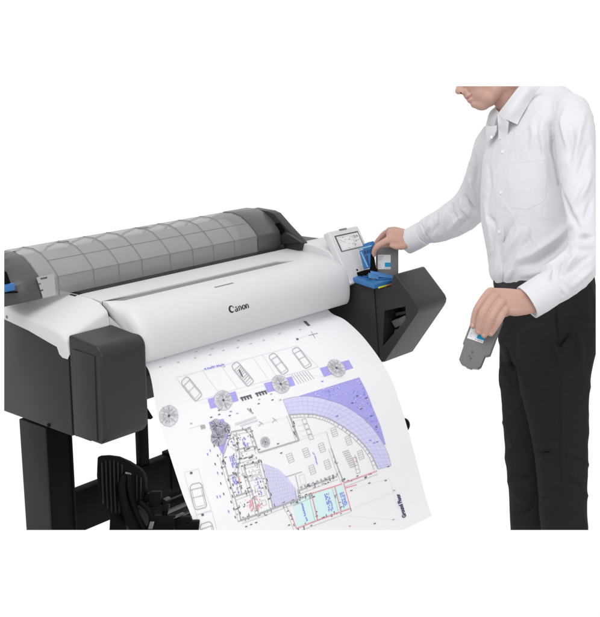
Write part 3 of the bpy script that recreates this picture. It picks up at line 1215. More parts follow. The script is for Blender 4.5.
def wall(pts, w=.0052, m='grey', ticks=True):
    pl_line(pts, w, m)
    q = [P(*p) for p in pts]
    if ticks:
        for a, c in zip(q, q[1:]):
            L = math.hypot(c[0] - a[0], c[1] - a[1]) or 1
            ox, os_ = -(c[1] - a[1]) / L * .011, (c[0] - a[0]) / L * .011
            s_line((a[0] + ox, a[1] + os_), (c[0] + ox, c[1] + os_), .0016, 'grey')
    for a, c in zip(q, q[1:]):
        L = math.hypot(c[0] - a[0], c[1] - a[1])
        for k in range(int(L / .014) if ticks else 0):
            t = random.random()
            x, s = a[0] + (c[0] - a[0]) * t + random.uniform(-.008, .008), a[1] + (c[1] - a[1]) * t + random.uniform(-.008, .008)
            h_ = random.uniform(.004, .014)
            if random.random() < .5: s_line((x - h_ / 2, s), (x + h_ / 2, s), random.uniform(.002, .005), 'ink')
            else: s_line((x, s - h_ / 2), (x, s + h_ / 2), random.uniform(.002, .005), 'ink')


wall([(289, 414.8), (298.7, 440.6)], .008)
wall([(259, 452.6), (298.7, 440.4)], .006, ticks=False)
wall([(231.5, 431.8), (250, 428.4), (258.6, 452.8)])
wall([(231.5, 431.8), (222.6, 456.8), (240.8, 520.2)], .0045)
wall([(240.8, 520.2), (260, 513.5), (280, 505.8), (298.5, 499)], .007)
wall([(242.5, 465.8), (261, 461), (267, 484), (272.6, 507.6)], .005)
wall([(243.5, 466), (250.5, 488), (258, 512.6)], .0045)
wall([(234.8, 496.8), (250.5, 491)])
wall([(228, 476.2), (239.5, 472.8)])
wall([(239.7, 459.5), (254, 455.2)], .004)
wall([(238.4, 449.2), (254, 446.2)], .004)
wall([(236, 432.5), (239.8, 458.5), (237.5, 473), (241.5, 494)], .004)
wall([(232, 444), (239.5, 449)], .003)
wall([(285, 477.2), (301.5, 471.8)], .003, ticks=False)
wall([(295.2, 475), (299, 492)], .003, ticks=False)
pl_line([(298.5, 475.5), (303.5, 474), (306, 483.5), (301, 485)], THIN, 'pale', True)
wall([(298.5, 490.7), (318, 483.2), (337, 476.2)], .005)
wall([(297.2, 489.5), (299, 498.8)], .004)
wall([(330.8, 448), (337, 466), (343.6, 482.6)], .005)
wall([(326.2, 431.5), (330.8, 448)], .002, ticks=False)
wall([(299.5, 440), (326.5, 431.5)], .0012, 'pale', False)
# furniture
for u, v in ((290, 458), (306, 452.7), (321.6, 447.7), (312, 469.6), (327.2, 464.4), (334, 432), (348.2, 440.5), (360.5, 454.8)):
    c = P(u, v)
    w_, h_ = .0105, .0145
    for x, s, xx, ss in ((-w_, -h_, w_, -h_), (w_, -h_, w_, h_), (w_, h_, -w_, h_), (-w_, h_, -w_, -h_), (-w_, 0, w_, 0), (-w_, -h_ * .5, w_, -h_ * .5), (-w_, h_ * .5, w_, h_ * .5)):
        s_line((c[0] + x, c[1] + s), (c[0] + xx, c[1] + ss), .0018, 'grey')
for k in range(4):
    u, v = 301.5 + k * 2.1, 419.6 + k * 5.2
    pl_line([(u, v), (u + 4, v - 1), (u + 5.6, v + 3.6), (u + 1.6, v + 4.6)], .0022, 'grey', True)
    pl_line([(u - 6.5, v + 1.5), (u - 1, v)], THIN, 'pale')
for u0, v0, w_, h_ in ((251, 471, 8, 3.6), (252, 476, 8, 3.6), (254, 485, 5, 6), (257, 488, 6, 8), (261, 500, 4, 5), (246.5, 477, 4, 4)):
    pl_line([(u0, v0 + .8), (u0 + w_, v0 - w_ * .28 + .8), (u0 + w_ + h_ * .3, v0 + h_ - w_ * .28 + .8), (u0 + h_ * .3, v0 + h_ + .8)], THIN, 'grey', True)
for k in range(9):                                       # hatched stairs
    u, v = 342 + k * .95, 452.4 + k * 1.9
    pl_line([(u, v), (u + 6.5, v - 2.2)], .0030, 'grey')
pl_line([(352.5, 458), (356, 457), (360, 472.5), (356.4, 473.6)], .0022, 'grey', True)
for k in range(1, 4): pl_line([(352.5 + k, 458 + k * 3.9), (356 + k, 457 + k * 3.9)], .0018, 'grey')
pl_line([(354.5, 455), (356.7, 463)], .0026, 'red')
for k in range(11):                                      # tiled floor lines
    t = k / 10
    pl_line([(264 + t * 8.2, 465 + t * 41), (276 + t * 21, 468.5 + t * 28)], .0012, 'pale')
    pl_line([(264.5 + t * 30, 465 + t * 21), (272 + t * 24, 506 - t * 9)], .0012, 'pale')
# red rooms
for pts in ([(291, 514.6), (296.2, 528.6)], [(296.2, 528.6), (317.4, 520.2), (350.2, 508.4)], [(343.5, 483.6), (350.2, 508.4)],
            [(311, 493.6), (342, 483.8)], [(311, 493.6), (317.4, 520.2)], [(334.5, 487), (340.7, 511)], [(343.4, 482.6), (360, 477), (376.7, 471)], [(345, 488), (356.5, 484.6)]):
    pl_line(pts, .0036, 'red')
for pts in ([(291, 514.6), (296.2, 528.6)], [(296.2, 528.6), (350.2, 508.4)], [(343.5, 483.6), (376.7, 471)], [(311, 493.6), (317.4, 520.2)], [(334.5, 487), (340.7, 511)]):
    wall(pts, .0014, 'grey')
wall([(285, 504.5), (291, 514.6)], .0025)
wall([(292, 502.8), (311, 494)], .003)


def text_line(a, c, h_, m, fillr=.75):
    """a run of small illegible words between two spots"""
    a, c = P(*a), P(*c)
    dx, ds = c[0] - a[0], c[1] - a[1]
    L = math.hypot(dx, ds); t = 0
    dx /= L; ds /= L
    while t < L:
        w = random.uniform(.002, .005)
        if random.random() < fillr:
            k = random.uniform(-.2, .2) * h_
            p = (a[0] + dx * t - ds * k, a[1] + ds * t + dx * k)
            s_line(p, (p[0] + dx * w, p[1] + ds * w), h_ * random.uniform(.55, 1.0), m, .0022)
        t += w + .0012


text_line((204, 369.2), (223.4, 364.6), .009, 'blueink', .95)
text_line((301, 503), (306.3, 520), .009, 'blueink', .9)
for k in range(3): text_line((324.6 + k * 1.7, 494 - k * .5), (329 + k * 1.7, 511 - k * .8), .008, 'blueink', .8)
for k in range(3): text_line((339.8 + k * 1.5, 493 - k * .5), (343.6 + k * 1.5, 506.5 - k * .6), .007, 'blueink', .8)
text_line((312.8, 452.3), (317.8, 466), .007, 'blueink', .95)
for k in range(2): text_line((241.4 + k * 2.2, 438 - k * .8), (245.6 + k * 2.2, 446.3 - k * .8), .008, 'blueink')
for k in range(3): text_line((229.4 + k * 1.9, 456.5 - k * .5), (233 + k * 1.9, 468 - k * .7), .007, 'blueink')
for k in range(2): text_line((232 + k * 2, 477 - k * .5), (234.6 + k * 2, 484.5 - k * .6), .008, 'blueink')
text_line((231, 441), (233.6, 446.5), .008, 'blueink')
text_line((236, 488), (238, 492), .006, 'blueink')
text_line((256, 478), (261.2, 494.5), .007, 'blueink', .85)
for k in range(3): text_line((248.2 + k * 1.6, 500.6 - k * .6), (250.6 + k * 1.6, 510.5 - k * .6), .007, 'red')
text_line((254.4, 490), (256.6, 499), .005, 'red')
for k in range(3): text_line((256 + k * 1.5, 498.6 - k * .6), (258 + k * 1.5, 509 - k * .6), .006, 'red', .6)
text_line((237.5, 474), (239.6, 482), .006, 'red', .7)
# loose tick marks and dimensions
for u, v, m in ((214, 446, 'ink'), (210, 450.6, 'blueink'), (207.5, 454.3, 'blueink'), (217.5, 455.6, 'ink'), (215, 464, 'ink'), (220.6, 483.5, 'ink'), (217.4, 473, 'blueink'),
                (222, 473.5, 'ink'), (217, 497, 'blueink'), (220, 496.4, 'blueink'), (223.5, 494, 'ink'), (228.4, 511.5, 'blueink'), (231, 502, 'ink'), (235, 517, 'ink'),
                (221.5, 467.6, 'ink'), (225, 463, 'ink'), (228, 480, 'ink'), (230, 488, 'ink'), (233.5, 509, 'ink')):
    s_line(P(u - .4, v - 1.2), P(u + .4, v + 1.2), .0042, m)
for u, v in ((160, 367), (178, 362.5), (195, 358), (210, 355), (212, 349), (223, 350.6), (224, 366.5), (237.5, 347.6), (250.6, 344), (263.5, 340.5), (279.3, 334), (300, 330), (196, 352), (165, 358), (238, 341)):
    s_line(P(u - 1.1, v + .4), P(u + 1.1, v - .4), .0035, 'grey')
s_line(P(296.2, 339.6), P(298.2, 339), .010, 'ink')
s_line(P(299, 338.5), P(306, 336.5), THIN, 'pale')
s_line(P(308.5, 335.6), P(317.5, 333.4), .004, 'grey'); s_line(P(311, 331.5), P(315, 338.4), .004, 'grey')
s_line(P(304.5, 321.3), P(309, 326), .012, 'ink')
for u, v, m in ((211, 417.3, 'ink'), (219, 414.5, 'ink'), (230.5, 411.5, 'blueink'), (229.5, 415.6, 'ink'), (237, 413.4, 'grey'), (219, 410.3, 'ink'), (191, 423.5, 'grey'), (202.4, 426.3, 'grey'),
                (258.5, 403.8, 'ink'), (272.3, 400, 'ink'), (259, 399.5, 'grey'), (271, 394, 'grey'), (322, 381.4, 'blueink'), (277.8, 443.8, 'ink'), (281, 453, 'ink'), (280, 400, 'grey'), (337, 416.6, 'grey'),
                (370, 440.3, 'blueink'), (374, 443, 'blueink'), (377, 442, 'blueink'), (337, 416, 'blueink'), (388, 466.5, 'ink'), (369, 483, 'ink'), (351, 490.5, 'ink'), (385.5, 480.5, 'ink'), (394, 490.3, 'grey'),
                (393, 519.5, 'grey'), (374.5, 523.5, 'ink'), (349.5, 526, 'red'), (352, 403, 'ink'), (361, 409, 'ink'), (366, 398, 'ink'), (357, 396, 'ink'), (371, 416, 'ink'), (376, 427, 'ink'),
                (367, 422, 'grey'), (246, 526.5, 'ink'), (251, 524.5, 'ink'), (256, 522.5, 'ink'), (289, 525, 'ink'), (292, 519, 'ink'), (300, 497.5, 'ink'), (306, 494.5, 'ink'), (266, 515, 'ink')):
    s_line(P(u - 1.1, v + .35), P(u + 1.1, v - .35), .0042, m)
pl_line([(189, 428.8), (203.5, 424)], THIN, 'pale'); pl_line([(200.5, 427.5), (205, 426.4)], .012, 'grey')
pl_line([(235, 424.5), (256, 417.2)], .008, 'pale'); pl_line([(240, 426), (257.5, 420.2)], .006, 'pale')
pl_line([(247, 408.5), (253, 413.5)], .007, 'grey'); pl_line([(250, 408.5), (251, 411.5)], .005, 'ink')
pl_line([(200, 404), (300, 375), (345, 378)], .0009, 'pale')
for (u, v) in ((260.5, 424), (274, 420.5)):
    pl_line([(u - 1.8, v - 2.6), (u + 2.6, v + .6)], .0032, 'grey'); pl_line([(u - 2.2, v + 2.3), (u + 1.6, v - 1.2)], .0026, 'grey')
pl_line([(256, 425.4), (288, 416.6)], .0010, 'pale')
for k in range(150):                                      # small furniture and dimension ticks in the rooms
    u, v = random.uniform(232, 262), random.uniform(434, 508)
    if (u - 232) * .35 + 440 > v + 22 * 0: pass
    lim0 = 224 + (v - 457) * .28 if v > 457 else 231 - (v - 432) * .3
    lim1 = 251 + (v - 429) * .34 if v < 455 else 259 + (v - 461) * .25
    if lim0 + 2 < u < lim1 - 2:
        w_ = random.uniform(.6, 2.2)
        if random.random() < .5: s_line(P(u, v), P(u + w_, v - w_ * .3), random.uniform(.002, .0045), random.choice(['grey', 'grey', 'ink']))
        else: s_line(P(u, v), P(u + w_ * .3, v + w_), random.uniform(.002, .0045), random.choice(['grey', 'grey', 'ink']))
for k in range(22):
    t = random.random(); u, v = 299 + t * 38 + random.uniform(-1, 1), 489 - t * 14 + random.uniform(-1.2, 5)
    s_line(P(u, v), P(u + 1.4, v - .5), random.uniform(.002, .005), random.choice(['grey', 'ink', 'pale']))
for k in range(10):
    t = k / 9; pl_line([(300 + t * 36, 487.6 - t * 13), (301.8 + t * 36, 487 - t * 13)], .009, 'grey')
pl_line([(352, 489), (389, 478.5)], .0009, 'pale'); pl_line([(389, 478.5), (398, 510)], .0009, 'pale'); pl_line([(354, 508), (394, 492)], .0009, 'pale'); pl_line([(348, 516), (398, 520)], .0009, 'pale')

# title "Ground Floor" running up the sheet
def sheet_text(txt, a, c, h_, m):
    cu = bpy.data.curves.new("t", 'FONT'); cu.body = txt; cu.size = 1; cu.resolution_u = 3; cu.offset = .045
    o = bpy.data.objects.new("t", cu); COL.objects.link(o)
    dg = bpy.context.evaluated_depsgraph_get()
    me = bpy.data.meshes.new_from_object(o.evaluated_get(dg))
    xs = [v.co.x for v in me.vertices]
    x0, x1 = min(xs), max(xs)
    A, B = P(*a), P(*c)
    dx, ds = (B[0] - A[0]) / (x1 - x0), (B[1] - A[1]) / (x1 - x0)
    L = math.hypot(dx, ds)
    # letters' up is the reading direction turned a quarter left as seen on the print
    ux, us = ds / L, -dx / L
    for p in me.polygons:
        pts = []
        for vi in p.vertices:
            q = me.vertices[vi].co
            pts.append((A[0] + dx * (q.x - x0) + ux * q.y * h_, A[1] + ds * (q.x - x0) + us * q.y * h_))
        s_face(pts, m, .0024)
    bpy.data.objects.remove(o); bpy.data.curves.remove(cu); bpy.data.meshes.remove(me)


sheet_text("Ground Floor", (406.0, 516.6), (399.0, 493.2), .024, 'title')

plan = obj("printed_plan", sb, SM, None, loc=(.457, -.1, .5), angle=40)
plan.name = "printed_sheet"
tag(plan, "wide white sheet printed with a building floor plan, curling down out of the printer", "printed sheet")
for p in plan.data.polygons:
    pass


# ==================================================================== INK TANKS
def make_tank():
    """local axes: x across the face, y up the tank, z out of the face; origin at the step"""
    w, t, H, N = .080, .028, .098, .056
    root = bpy.data.objects.new("ink_tank", None); COL.objects.link(root)

    def add(name, b, m, par=root):
        me = bpy.data.meshes.new(name); b.normal_update(); b.to_mesh(me); b.free()
        me.materials.append(m)
        me.polygons.foreach_set("use_smooth", [True] * len(me.polygons)); me.set_sharp_from_angle(angle=math.radians(35))
        o = bpy.data.objects.new(name, me); COL.objects.link(o); o.parent = par
        return o
    b = bmesh.new()
    out = [(-w / 2, 0), (-w / 2, H), (w / 2, H), (w / 2, -.006), (w / 2 - .008, -.012), (w / 2 - .0115, -.012), (w / 2 - .0125, -N + .012), (w / 2 - .018, -N + .004),
           (.006, -N), (.004, -N - .003), (-.010, -N - .003), (-.012, -N), (-w / 2 + .016, -N), (-w / 2 + .006, -N + .010), (-w / 2 + .004, -.004)]
    extrude_poly(b, [(x, y, -t) for x, y in out], (0, 0, t), .003, 3, 25)
    body = add("tank_body", b, M['tank'])
    b = bmesh.new()
    fbox(b, (-.030, H - .001, -t + .006), (.06, 0, 0), (0, .004, 0), (0, 0, t - .012), .0015)
    add("tank_cap", b, M['tank'])
    b = bmesh.new()
    fbox(b, (-.034, .018, 0), (.046, 0, 0), (0, .052, 0), (0, 0, .0006))
    lab = add("label", b, M['label'])
    b = bmesh.new()
    fbox(b, (-.009, .026, .0004), (.021, 0, 0), (0, .016, 0), (0, 0, .0007))
    add("colour_patch", b, M['cyan'], lab)
    b = bmesh.new()
    for x, y, ww, hh in ((-.031, .064, .018, .0030), (-.031, .059, .013, .0018), (-.031, .055, .016, .0014), (-.031, .050, .011, .0014), (-.031, .034, .006, .0014), (-.031, .030, .006, .0014), (-.012, .0205, .004, .003),
                         (-.005, .0203, .005, .0038), (.001, .0203, .004, .0038), (.006, .0203, .004, .0038), (-.031, .025, .008, .0014)):
        fbox(b, (x, y, .0004), (ww, 0, 0), (0, hh, 0), (0, 0, .0006))
    add("label_text", b, M['grey'], lab)
    b = bmesh.new()
    extrude_poly(b, [(-.010, -.012, 0), (-.003, -.012, 0), (-.0065, -.019, 0)], (0, 0, .0006))
    extrude_poly(b, [(-.008, -.030, 0), (-.001, -.030, 0), (-.0045, -.037, 0)], (0, 0, .0006))
    fbox(b, (-.012, -.028, 0), (.004, 0, 0), (0, .002, 0), (0, 0, .0006))
    add("arrow_mark", b, M['markdark'])
    return root


def frame(o, ex, ey, ez, loc):
    o.matrix_world = Matrix(((ex.x, ey.x, ez.x, loc.x), (ex.y, ey.y, ez.y, loc.y), (ex.z, ey.z, ez.z, loc.z), (0, 0, 0, 1)))


def kids(o): return [c for c in bpy.data.objects if c.parent == o]


tk = make_tank()
GT = "grey ink tanks with a cyan label"
tag(tk, "grey ink tank with cyan label held in the hand hanging in front of the trousers", "ink tank", GT)
ey = (RIGHT * .37 + UP * .93 + FWD * .12).normalized()
ex = (RIGHT * .93 - UP * .37); ex = (ex - ey * ex.dot(ey)).normalized()
ez = ex.cross(ey)
ca, sa = math.cos(math.radians(-20)), math.sin(math.radians(-20))
ex, ez = (ex * ca + ez * sa * -1).normalized(), None
ez = ex.cross(ey).normalized()
if ez.dot(FWD) > 0: ez = -ez
TANK_HAND = W(476.4, 348, 3.035)
frame(tk, ex, ey, ez, TANK_HAND)
TF = (ex, ey, ez)
tk2 = tk.copy(); COL.objects.link(tk2)
for c in kids(tk):
    d = c.copy(); COL.objects.link(d); d.parent = tk2
    for g_ in kids(c):
        h2 = g_.copy(); COL.objects.link(h2); h2.parent = d
tag(tk2, "grey ink tank with cyan label being pushed upright into the blue ink slots", "ink tank", GT)
ey2 = (UP * .995 + RIGHT * .0 - FWD * .02).normalized()
ex2 = (RIGHT * 1.0 + UP * .05); ex2 = (ex2 - ey2 * ex2.dot(ey2)).normalized()
ez2 = ex2.cross(ey2)
frame(tk2, ex2, ey2, ez2, W(387.3, 274.2, 3.985))

# ==================================================================== PERSON
def offs(pts):
    return [W(u, v, d) for u, v, d, *_ in pts], [q[3] for q in pts]


# ---- skin
b = bmesh.new()
# head: skull, jaw, muzzle, chin, lips, nose (the head is bowed, seen in profile)
px = 3.4 / F
D = 3.40
ball(b, W(497, 72, D + .01), (.092, .085, .072))
ball(b, W(484, 80, D), (.070, .062, .060))
ball(b, W(481, 92, D), (.041, .040, .047))
ball(b, W(485.5, 96.5, D), (.037, .034, .047))
ball(b, W(482, 103.5, D), (.0265, .022, .026))
ball(b, W(478.6, 104.5, D), (.015, .0165, .018))
ball(b, W(492, 90, D - .004), (.034, .040, .050))
ball(b, W(488, 98, D), (.030, .028, .046))
ball(b, W(473.6, 95.2, D), (.023, .017, .026))
ball(b, W(468.4, 96.0, D), (.0140, .0112, .021))       # upper lip
ball(b, W(470.8, 100.2, D), (.0124, .0092, .019))      # lower lip
ball(b, W(475.0, 104.0, D), (.014, .013, .018))
tube(b, [W(466, 76, D), W(462.6, 83, D), W(459.4, 89.6, D)], [.013, .0115, .0125], seg=14)
ball(b, W(465.2, 92.2, D), (.0125, .0105, .017))
ball(b, W(458.8, 91.0, D), (.0118, .0108, .0125))      # nose tip
ball(b, W(462.4, 91.4, D - .011), (.010, .0092, .008))     # wings
ball(b, W(462.4, 91.4, D + .011), (.010, .0092, .008))
# neck and a slim trunk inside the clothes
tube(b, [W(505, 82, 3.42), W(509, 100, 3.42), W(516, 120, 3.42), W(524, 140, 3.42)], [.050, .047, .042, .045], seg=24)
tube(b, [W(524, 140, 3.42), W(532, 190, 3.41), W(540, 290, 3.40), W(543, 330, 3.40)], [.045, .07, .07, .06], seg=20)
tube(b, [W(535, 320, 3.46), W(530, 420, 3.50), W(530, 560, 3.50)], [.045, .028, .025], seg=14)
tube(b, [W(555, 320, 3.34), W(560, 420, 3.32), W(564, 560, 3.32)], [.05, .035, .03], seg=14)
# arms
RA = [(515, 130, 3.48, .04), (492, 152, 3.55, .034), (478, 190, 3.70, .034), (468, 208, 3.77, .033), (452, 218, 3.82, .032), (425, 232, 3.92, .029), (410, 240.5, 3.965, .026)]
LA = [(560, 130, 3.32, .040), (575, 135, 3.2, .032), (579.5, 195, 3.125, .032), (584.5, 244, 3.077, .030), (572, 270, 3.062, .030), (548, 289, 3.06, .029), (534, 297, 3.055, .027)]
for A in (RA, LA):
    p, r = offs(A); tube(b, p, r, seg=18)
# far hand on the tank: palm, fingers
D4 = 3.945
tube(b, [W(411, 239, 3.96), W(401, 236.6, 3.95), W(392, 234.6, 3.95)], [.024, .024, .022], seg=16)
tube(b, [W(410, 243, 3.955), W(400, 241.5, 3.94), W(390.5, 239.5, 3.935)], [.022, .022, .019], seg=16)
tube(b, [W(404, 234, 3.97), W(395, 231.6, 3.97), W(389.6, 230.8, 3.975)], [.018, .018, .014], seg=16)
tube(b, [W(391, 239, 3.935), W(384.5, 242, 3.93), W(377.5, 246.2, 3.935), W(374.4, 250.5, 3.945), W(373.6, 255.0, 3.955)], [.0150, .0125, .0110, .0100, .0088], seg=14)      # index
tube(b, [W(390, 231.8, 3.985), W(385, 233.4, 4.00), W(379.4, 239, 4.01), W(376, 243.6, 4.015), W(375.2, 247.5, 4.015)], [.0135, .0112, .0100, .0092, .0080], seg=14)     # middle
tube(b, [W(392, 231.6, 4.01), W(387, 234, 4.03), W(382, 241, 4.035), W(379.6, 248, 4.03)], [.0125, .0105, .0095, .008], seg=14)     # ring
tube(b, [W(395, 233, 4.02), W(391, 236, 4.04), W(387, 242, 4.045), W(384.8, 248, 4.04)], [.011, .0095, .0085, .0072], seg=14)      # little
tube(b, [W(408, 243.5, 3.945), W(403, 246.3, 3.925), W(396.5, 246.8, 3.915), W(391.5, 245.6, 3.918)], [.0150, .0125, .0105, .0085], seg=14)  # thumb
tube(b, [W(398, 244.6, 3.955), W(390, 244.4, 3.955), W(382, 245.2, 3.955)], [.0115, .0110, .0095], seg=14)
# near hand round the second tank
tube(b, [W(541, 293, 3.05), W(526, 296, 3.045), W(508, 293.5, 3.04), W(493, 291.8, 3.035)], [.024, .0185, .0145, .0115], seg=16)
tube(b, [W(541, 297, 3.05), W(525, 302, 3.04), W(509, 299, 3.025), W(497, 295.6, 3.020)], [.024, .019, .0155, .0125], seg=16)
tube(b, [W(541, 301, 3.05), W(524, 306, 3.04), W(511, 305, 3.02), W(502.5, 301.8, 3.013)], [.024, .0185, .016, .0125], seg=16)
tube(b, [W(541, 303, 3.05), W(525, 309, 3.04), W(513, 310.5, 3.02), W(505, 308.2, 3.013)], [.022, .0165, .0155, .0120], seg=16)
tube(b, [W(493, 291.8, 3.035), W(488.8, 293.0, 3.026), W(478.2, 308, 3.018), W(474.6, 318, 3.020), W(473.0, 326.0, 3.024)], [.0125, .0122, .0116, .0104, .0086], seg=16)     # index
tube(b, [W(497, 296.2, 3.018), W(493.4, 298.2, 3.006), W(483.6, 312, 2.996), W(480.0, 323.5, 3.004), W(478.4, 331.6, 3.014)], [.0130, .0130, .0124, .0112, .0090], seg=16)     # middle
tube(b, [W(503, 302.2, 3.010), W(500, 303.8, 3.000), W(491.2, 317, 2.990), W(486.8, 327, 3.000), W(484.2, 335.0, 3.012)], [.0128, .0128, .0122, .0110, .0090], seg=16)     # ring
tube(b, [W(506, 308.6, 3.010), W(503.8, 310.6, 3.001), W(498.8, 320, 2.994), W(494.6, 327.4, 3.002), W(490.8, 333.6, 3.010)], [.0122, .0118, .0108, .0098, .0084], seg=16)     # little
for (u, v, d, r) in ((489.6, 292.2, 3.026, .0120), (494.6, 297.0, 3.008, .0128), (501.0, 302.8, 3.002, .0126), (504.8, 309.6, 3.002, .0116),      # knuckles
                     (478.4, 308.4, 3.0175, .0116), (483.8, 312.4, 2.9955, .0124), (491.3, 317.4, 2.9895, .0122), (498.8, 320.4, 2.994, .0107)):
    ball(b, W(u, v, d), (r, r, r))
tube(b, [W(517, 300, 3.06), W(505, 308, 3.075), W(496, 316, 3.085), W(490, 325, 3.085)], [.018, .0135, .0115, .009], seg=14)   # thumb, behind the tank
tube(b, [W(519, 306, 3.05), W(508, 311, 3.05), W(499, 315, 3.05)], [.016, .014, .012], seg=14)
b = remesh(b, .0020, 3, .5)
def relax(bm, cond, n, fac=.5):
    vs = [v for v in bm.verts if cond(*proj(v.co))]
    for _ in range(n):
        bmesh.ops.smooth_vert(bm, verts=vs, factor=fac, use_axis_x=True, use_axis_y=True, use_axis_z=True)


def crease(bm, pts, width, depth, near=.03):
    """press a crease along surveyed 3-D points"""
    pts = [np.array(p) for p in pts]
    for v in bm.verts:
        p = np.array(v.co)
        if min(np.linalg.norm(p - q) for q in pts) > near + width * 3: continue
        best = 9
        for a, c in zip(pts, pts[1:]):
            d = c - a
            t = max(0, min(1, np.dot(p - a, d) / np.dot(d, d)))
            best = min(best, np.linalg.norm(p - a - d * t))
        if best < width * 2.5:
            v.co -= v.normal * depth * math.exp(-(best / width) ** 2)


relax(b, lambda u, v: u < 520 and v < 118, 5)
relax(b, lambda u, v: 474 < u < 520 and v < 118, 14)
relax(b, lambda u, v: 504 < u < 532 and 285 < v < 322, 5)
relax(b, lambda u, v: 386 < u < 412 and 226 < v < 252, 6)
relax(b, lambda u, v: 370 < u < 392 and 226 < v < 258, 2)
b.normal_update()
vis = [f for f in b.faces if 455 < proj(f.calc_center_median())[0] < 475]
bv = BVHTree.FromBMesh(b)


def hit(bvh, u, v):
    d = ray(u, v).normalized()
    loc, n, i, dist = bvh.ray_cast(CAM, d)
    return loc, n


# lips and nostril are areas of the same skin
me_idx = {}
b.verts.ensure_lookup_table()
lipc = [(W(468.2, 97.2, D - .006), .0078), (W(469.6, 99.2, D - .006), .0085)]
for f in b.faces:
    c = f.calc_center_median()
    u, v = proj(c)
    if 464.0 < u < 473.2 and 95.4 < v < 101.6 and (c - W(469, 98, D)).length < .03:
        # band along the mouth line
        t = (u - 466.0) / 5.6
        line = 99.4 - t * 3.6
        if abs(v - line) < 1.55 * (1 - .55 * max(0, t)) and u < 472.2:
            f.material_index = 1
    if (c - W(461.0, 93.4, D - .013)).length < .0042: f.material_index = 2




mouth = [hit(bv, *q)[0] for q in ((466.8, 99.0), (468.6, 97.8), (470.6, 96.2), (471.6, 95.2))]
mouth = [m for m in mouth if m is not None]
if len(mouth) > 1:
    crease(b, mouth, .0022, .0035)
person = obj("person", b, [M['skin'], M['lip'], M['nostril']], None, loc=W(545, 530, 3.4), angle=180)
PERSON = person
tag(person, "person in a white shirt and dark trousers bending to change ink tanks", "person")


# finger nails of the near hand
for (u, v, d, r) in ((472.9, 324.6, 3.0165, .0050), (478.3, 330.0, 3.0060, .0053), (484.2, 333.4, 3.0040, .0053), (491.0, 332.2, 3.0030, .0048)):
    b = bmesh.new()
    ball(b, W(u, v, d), (r, r * 1.45, .0018))
    for w in b.verts: w.co -= FWD * .0007
    obj("fingernail", b, M['nail'], person, angle=180)


# ---- shirt
def rings_mesh(bm, rows, seg=64, expo=2.25, closed_ends=True, skew=0.0):
    """rows: (v, uL, uR, depth, half depth) -> closed loft; ring planes tilt with the camera"""
    rings = []
    for v, uL, uR, d, hd in rows:
        c = W((uL + uR) / 2, v, d)
        hw = (uR - uL) / 2 * d / F
        ring = []
        # turned ellipse: front axis points left and a little towards the viewer
        Fv = (-.80, -.60); Lv = (.60, -.80)
        tF, wL = 1.0, hd / hw if hw else 1
        for k in range(seg):
            a = 2 * math.pi * k / seg
            ca, sa = math.cos(a), math.sin(a)
            ca = math.copysign(abs(ca) ** (2 / expo), ca); sa = math.copysign(abs(sa) ** (2 / expo), sa)
            x = Fv[0] * ca * .72 + Lv[0] * sa * 1.25
            y = Fv[1] * ca * .72 + Lv[1] * sa * 1.25
            ring.append((x, y))
        mx = max(abs(p[0]) for p in ring); my = max(abs(p[1]) for p in ring)
        rr = []
        hdir = Vector((FWD.x, FWD.y, 0)).normalized()
        for x, y in ring:
            dd = d + y / my * hd
            vs = v - skew * max(0.0, x / mx) * max(0.0, min(1.0, (312 - v) / 24))
            rr.append(bm.verts.new(W((uL + uR) / 2 + x / mx * (uR - uL) / 2, vs, dd)))
        rings.append(rr)
    for r0, r1 in zip(rings, rings[1:]):
        for k in range(seg):
            bm.faces.new((r0[k], r0[(k + 1) % seg], r1[(k + 1) % seg], r1[k]))
    if closed_ends:
        bm.faces.new(list(reversed(rings[0]))); bm.faces.new(rings[-1])
    return bm


def interp_rows(rows, n):
    s, _ = smooth_curve(np.array(rows), n)
    return [tuple(r) for r in s]


torso = [(84, 528, 562, 3.42, .05), (92, 519, 572, 3.42, .085), (102, 508, 580, 3.41, .125), (116, 500, 584, 3.41, .155), (135, 489, 584, 3.41, .17), (160, 483, 584, 3.41, .168), (190, 481, 585, 3.40, .16), (225, 482, 588, 3.40, .155),
         (252, 487, 590, 3.40, .155), (268, 488.2, 593, 3.40, .158), (276, 489.5, 594, 3.40, .156), (281, 493.5, 593, 3.40, .148), (288, 497, 592, 3.40, .140), (296, 499, 591, 3.40, .136)]
b = bmesh.new()
rings_mesh(b, interp_rows(torso, 60))
SR = [(409, 241.2, 3.965, .040), (424, 233.2, 3.92, .041), (429, 230.6, 3.905, .048), (442, 225.6, 3.865, .056), (457, 217.5, 3.815, .062), (469, 208, 3.77, .064), (479, 190, 3.71, .060), (488, 168, 3.63, .066), (499, 143, 3.55, .070), (520, 118, 3.48, .058)]
p, r = offs(SR); tube(b, p, r, seg=26, caps='flat')
SLv = [(560, 112, 3.34, .050), (571, 114, 3.27, .056), (575, 135, 3.2, .058), (577.5, 165, 3.16, .0535), (580, 195, 3.125, .0490), (583.5, 224, 3.09, .0435), (585, 246, 3.075, .0455), (580.5, 262, 3.065, .055), (566.5, 275.5, 3.06, .056), (549, 289, 3.06, .049), (530, 301.4, 3.055, .0475)]
p, r = offs(SLv); tube(b, p, r, seg=26, caps='flat')
b = remesh(b, .0055, 4, .5)
bmesh.ops.subdivide_edges(b, edges=b.edges, cuts=1, use_grid_fill=True)
b.normal_update()
bvS = BVHTree.FromBMesh(b)


FOLD = 2.0


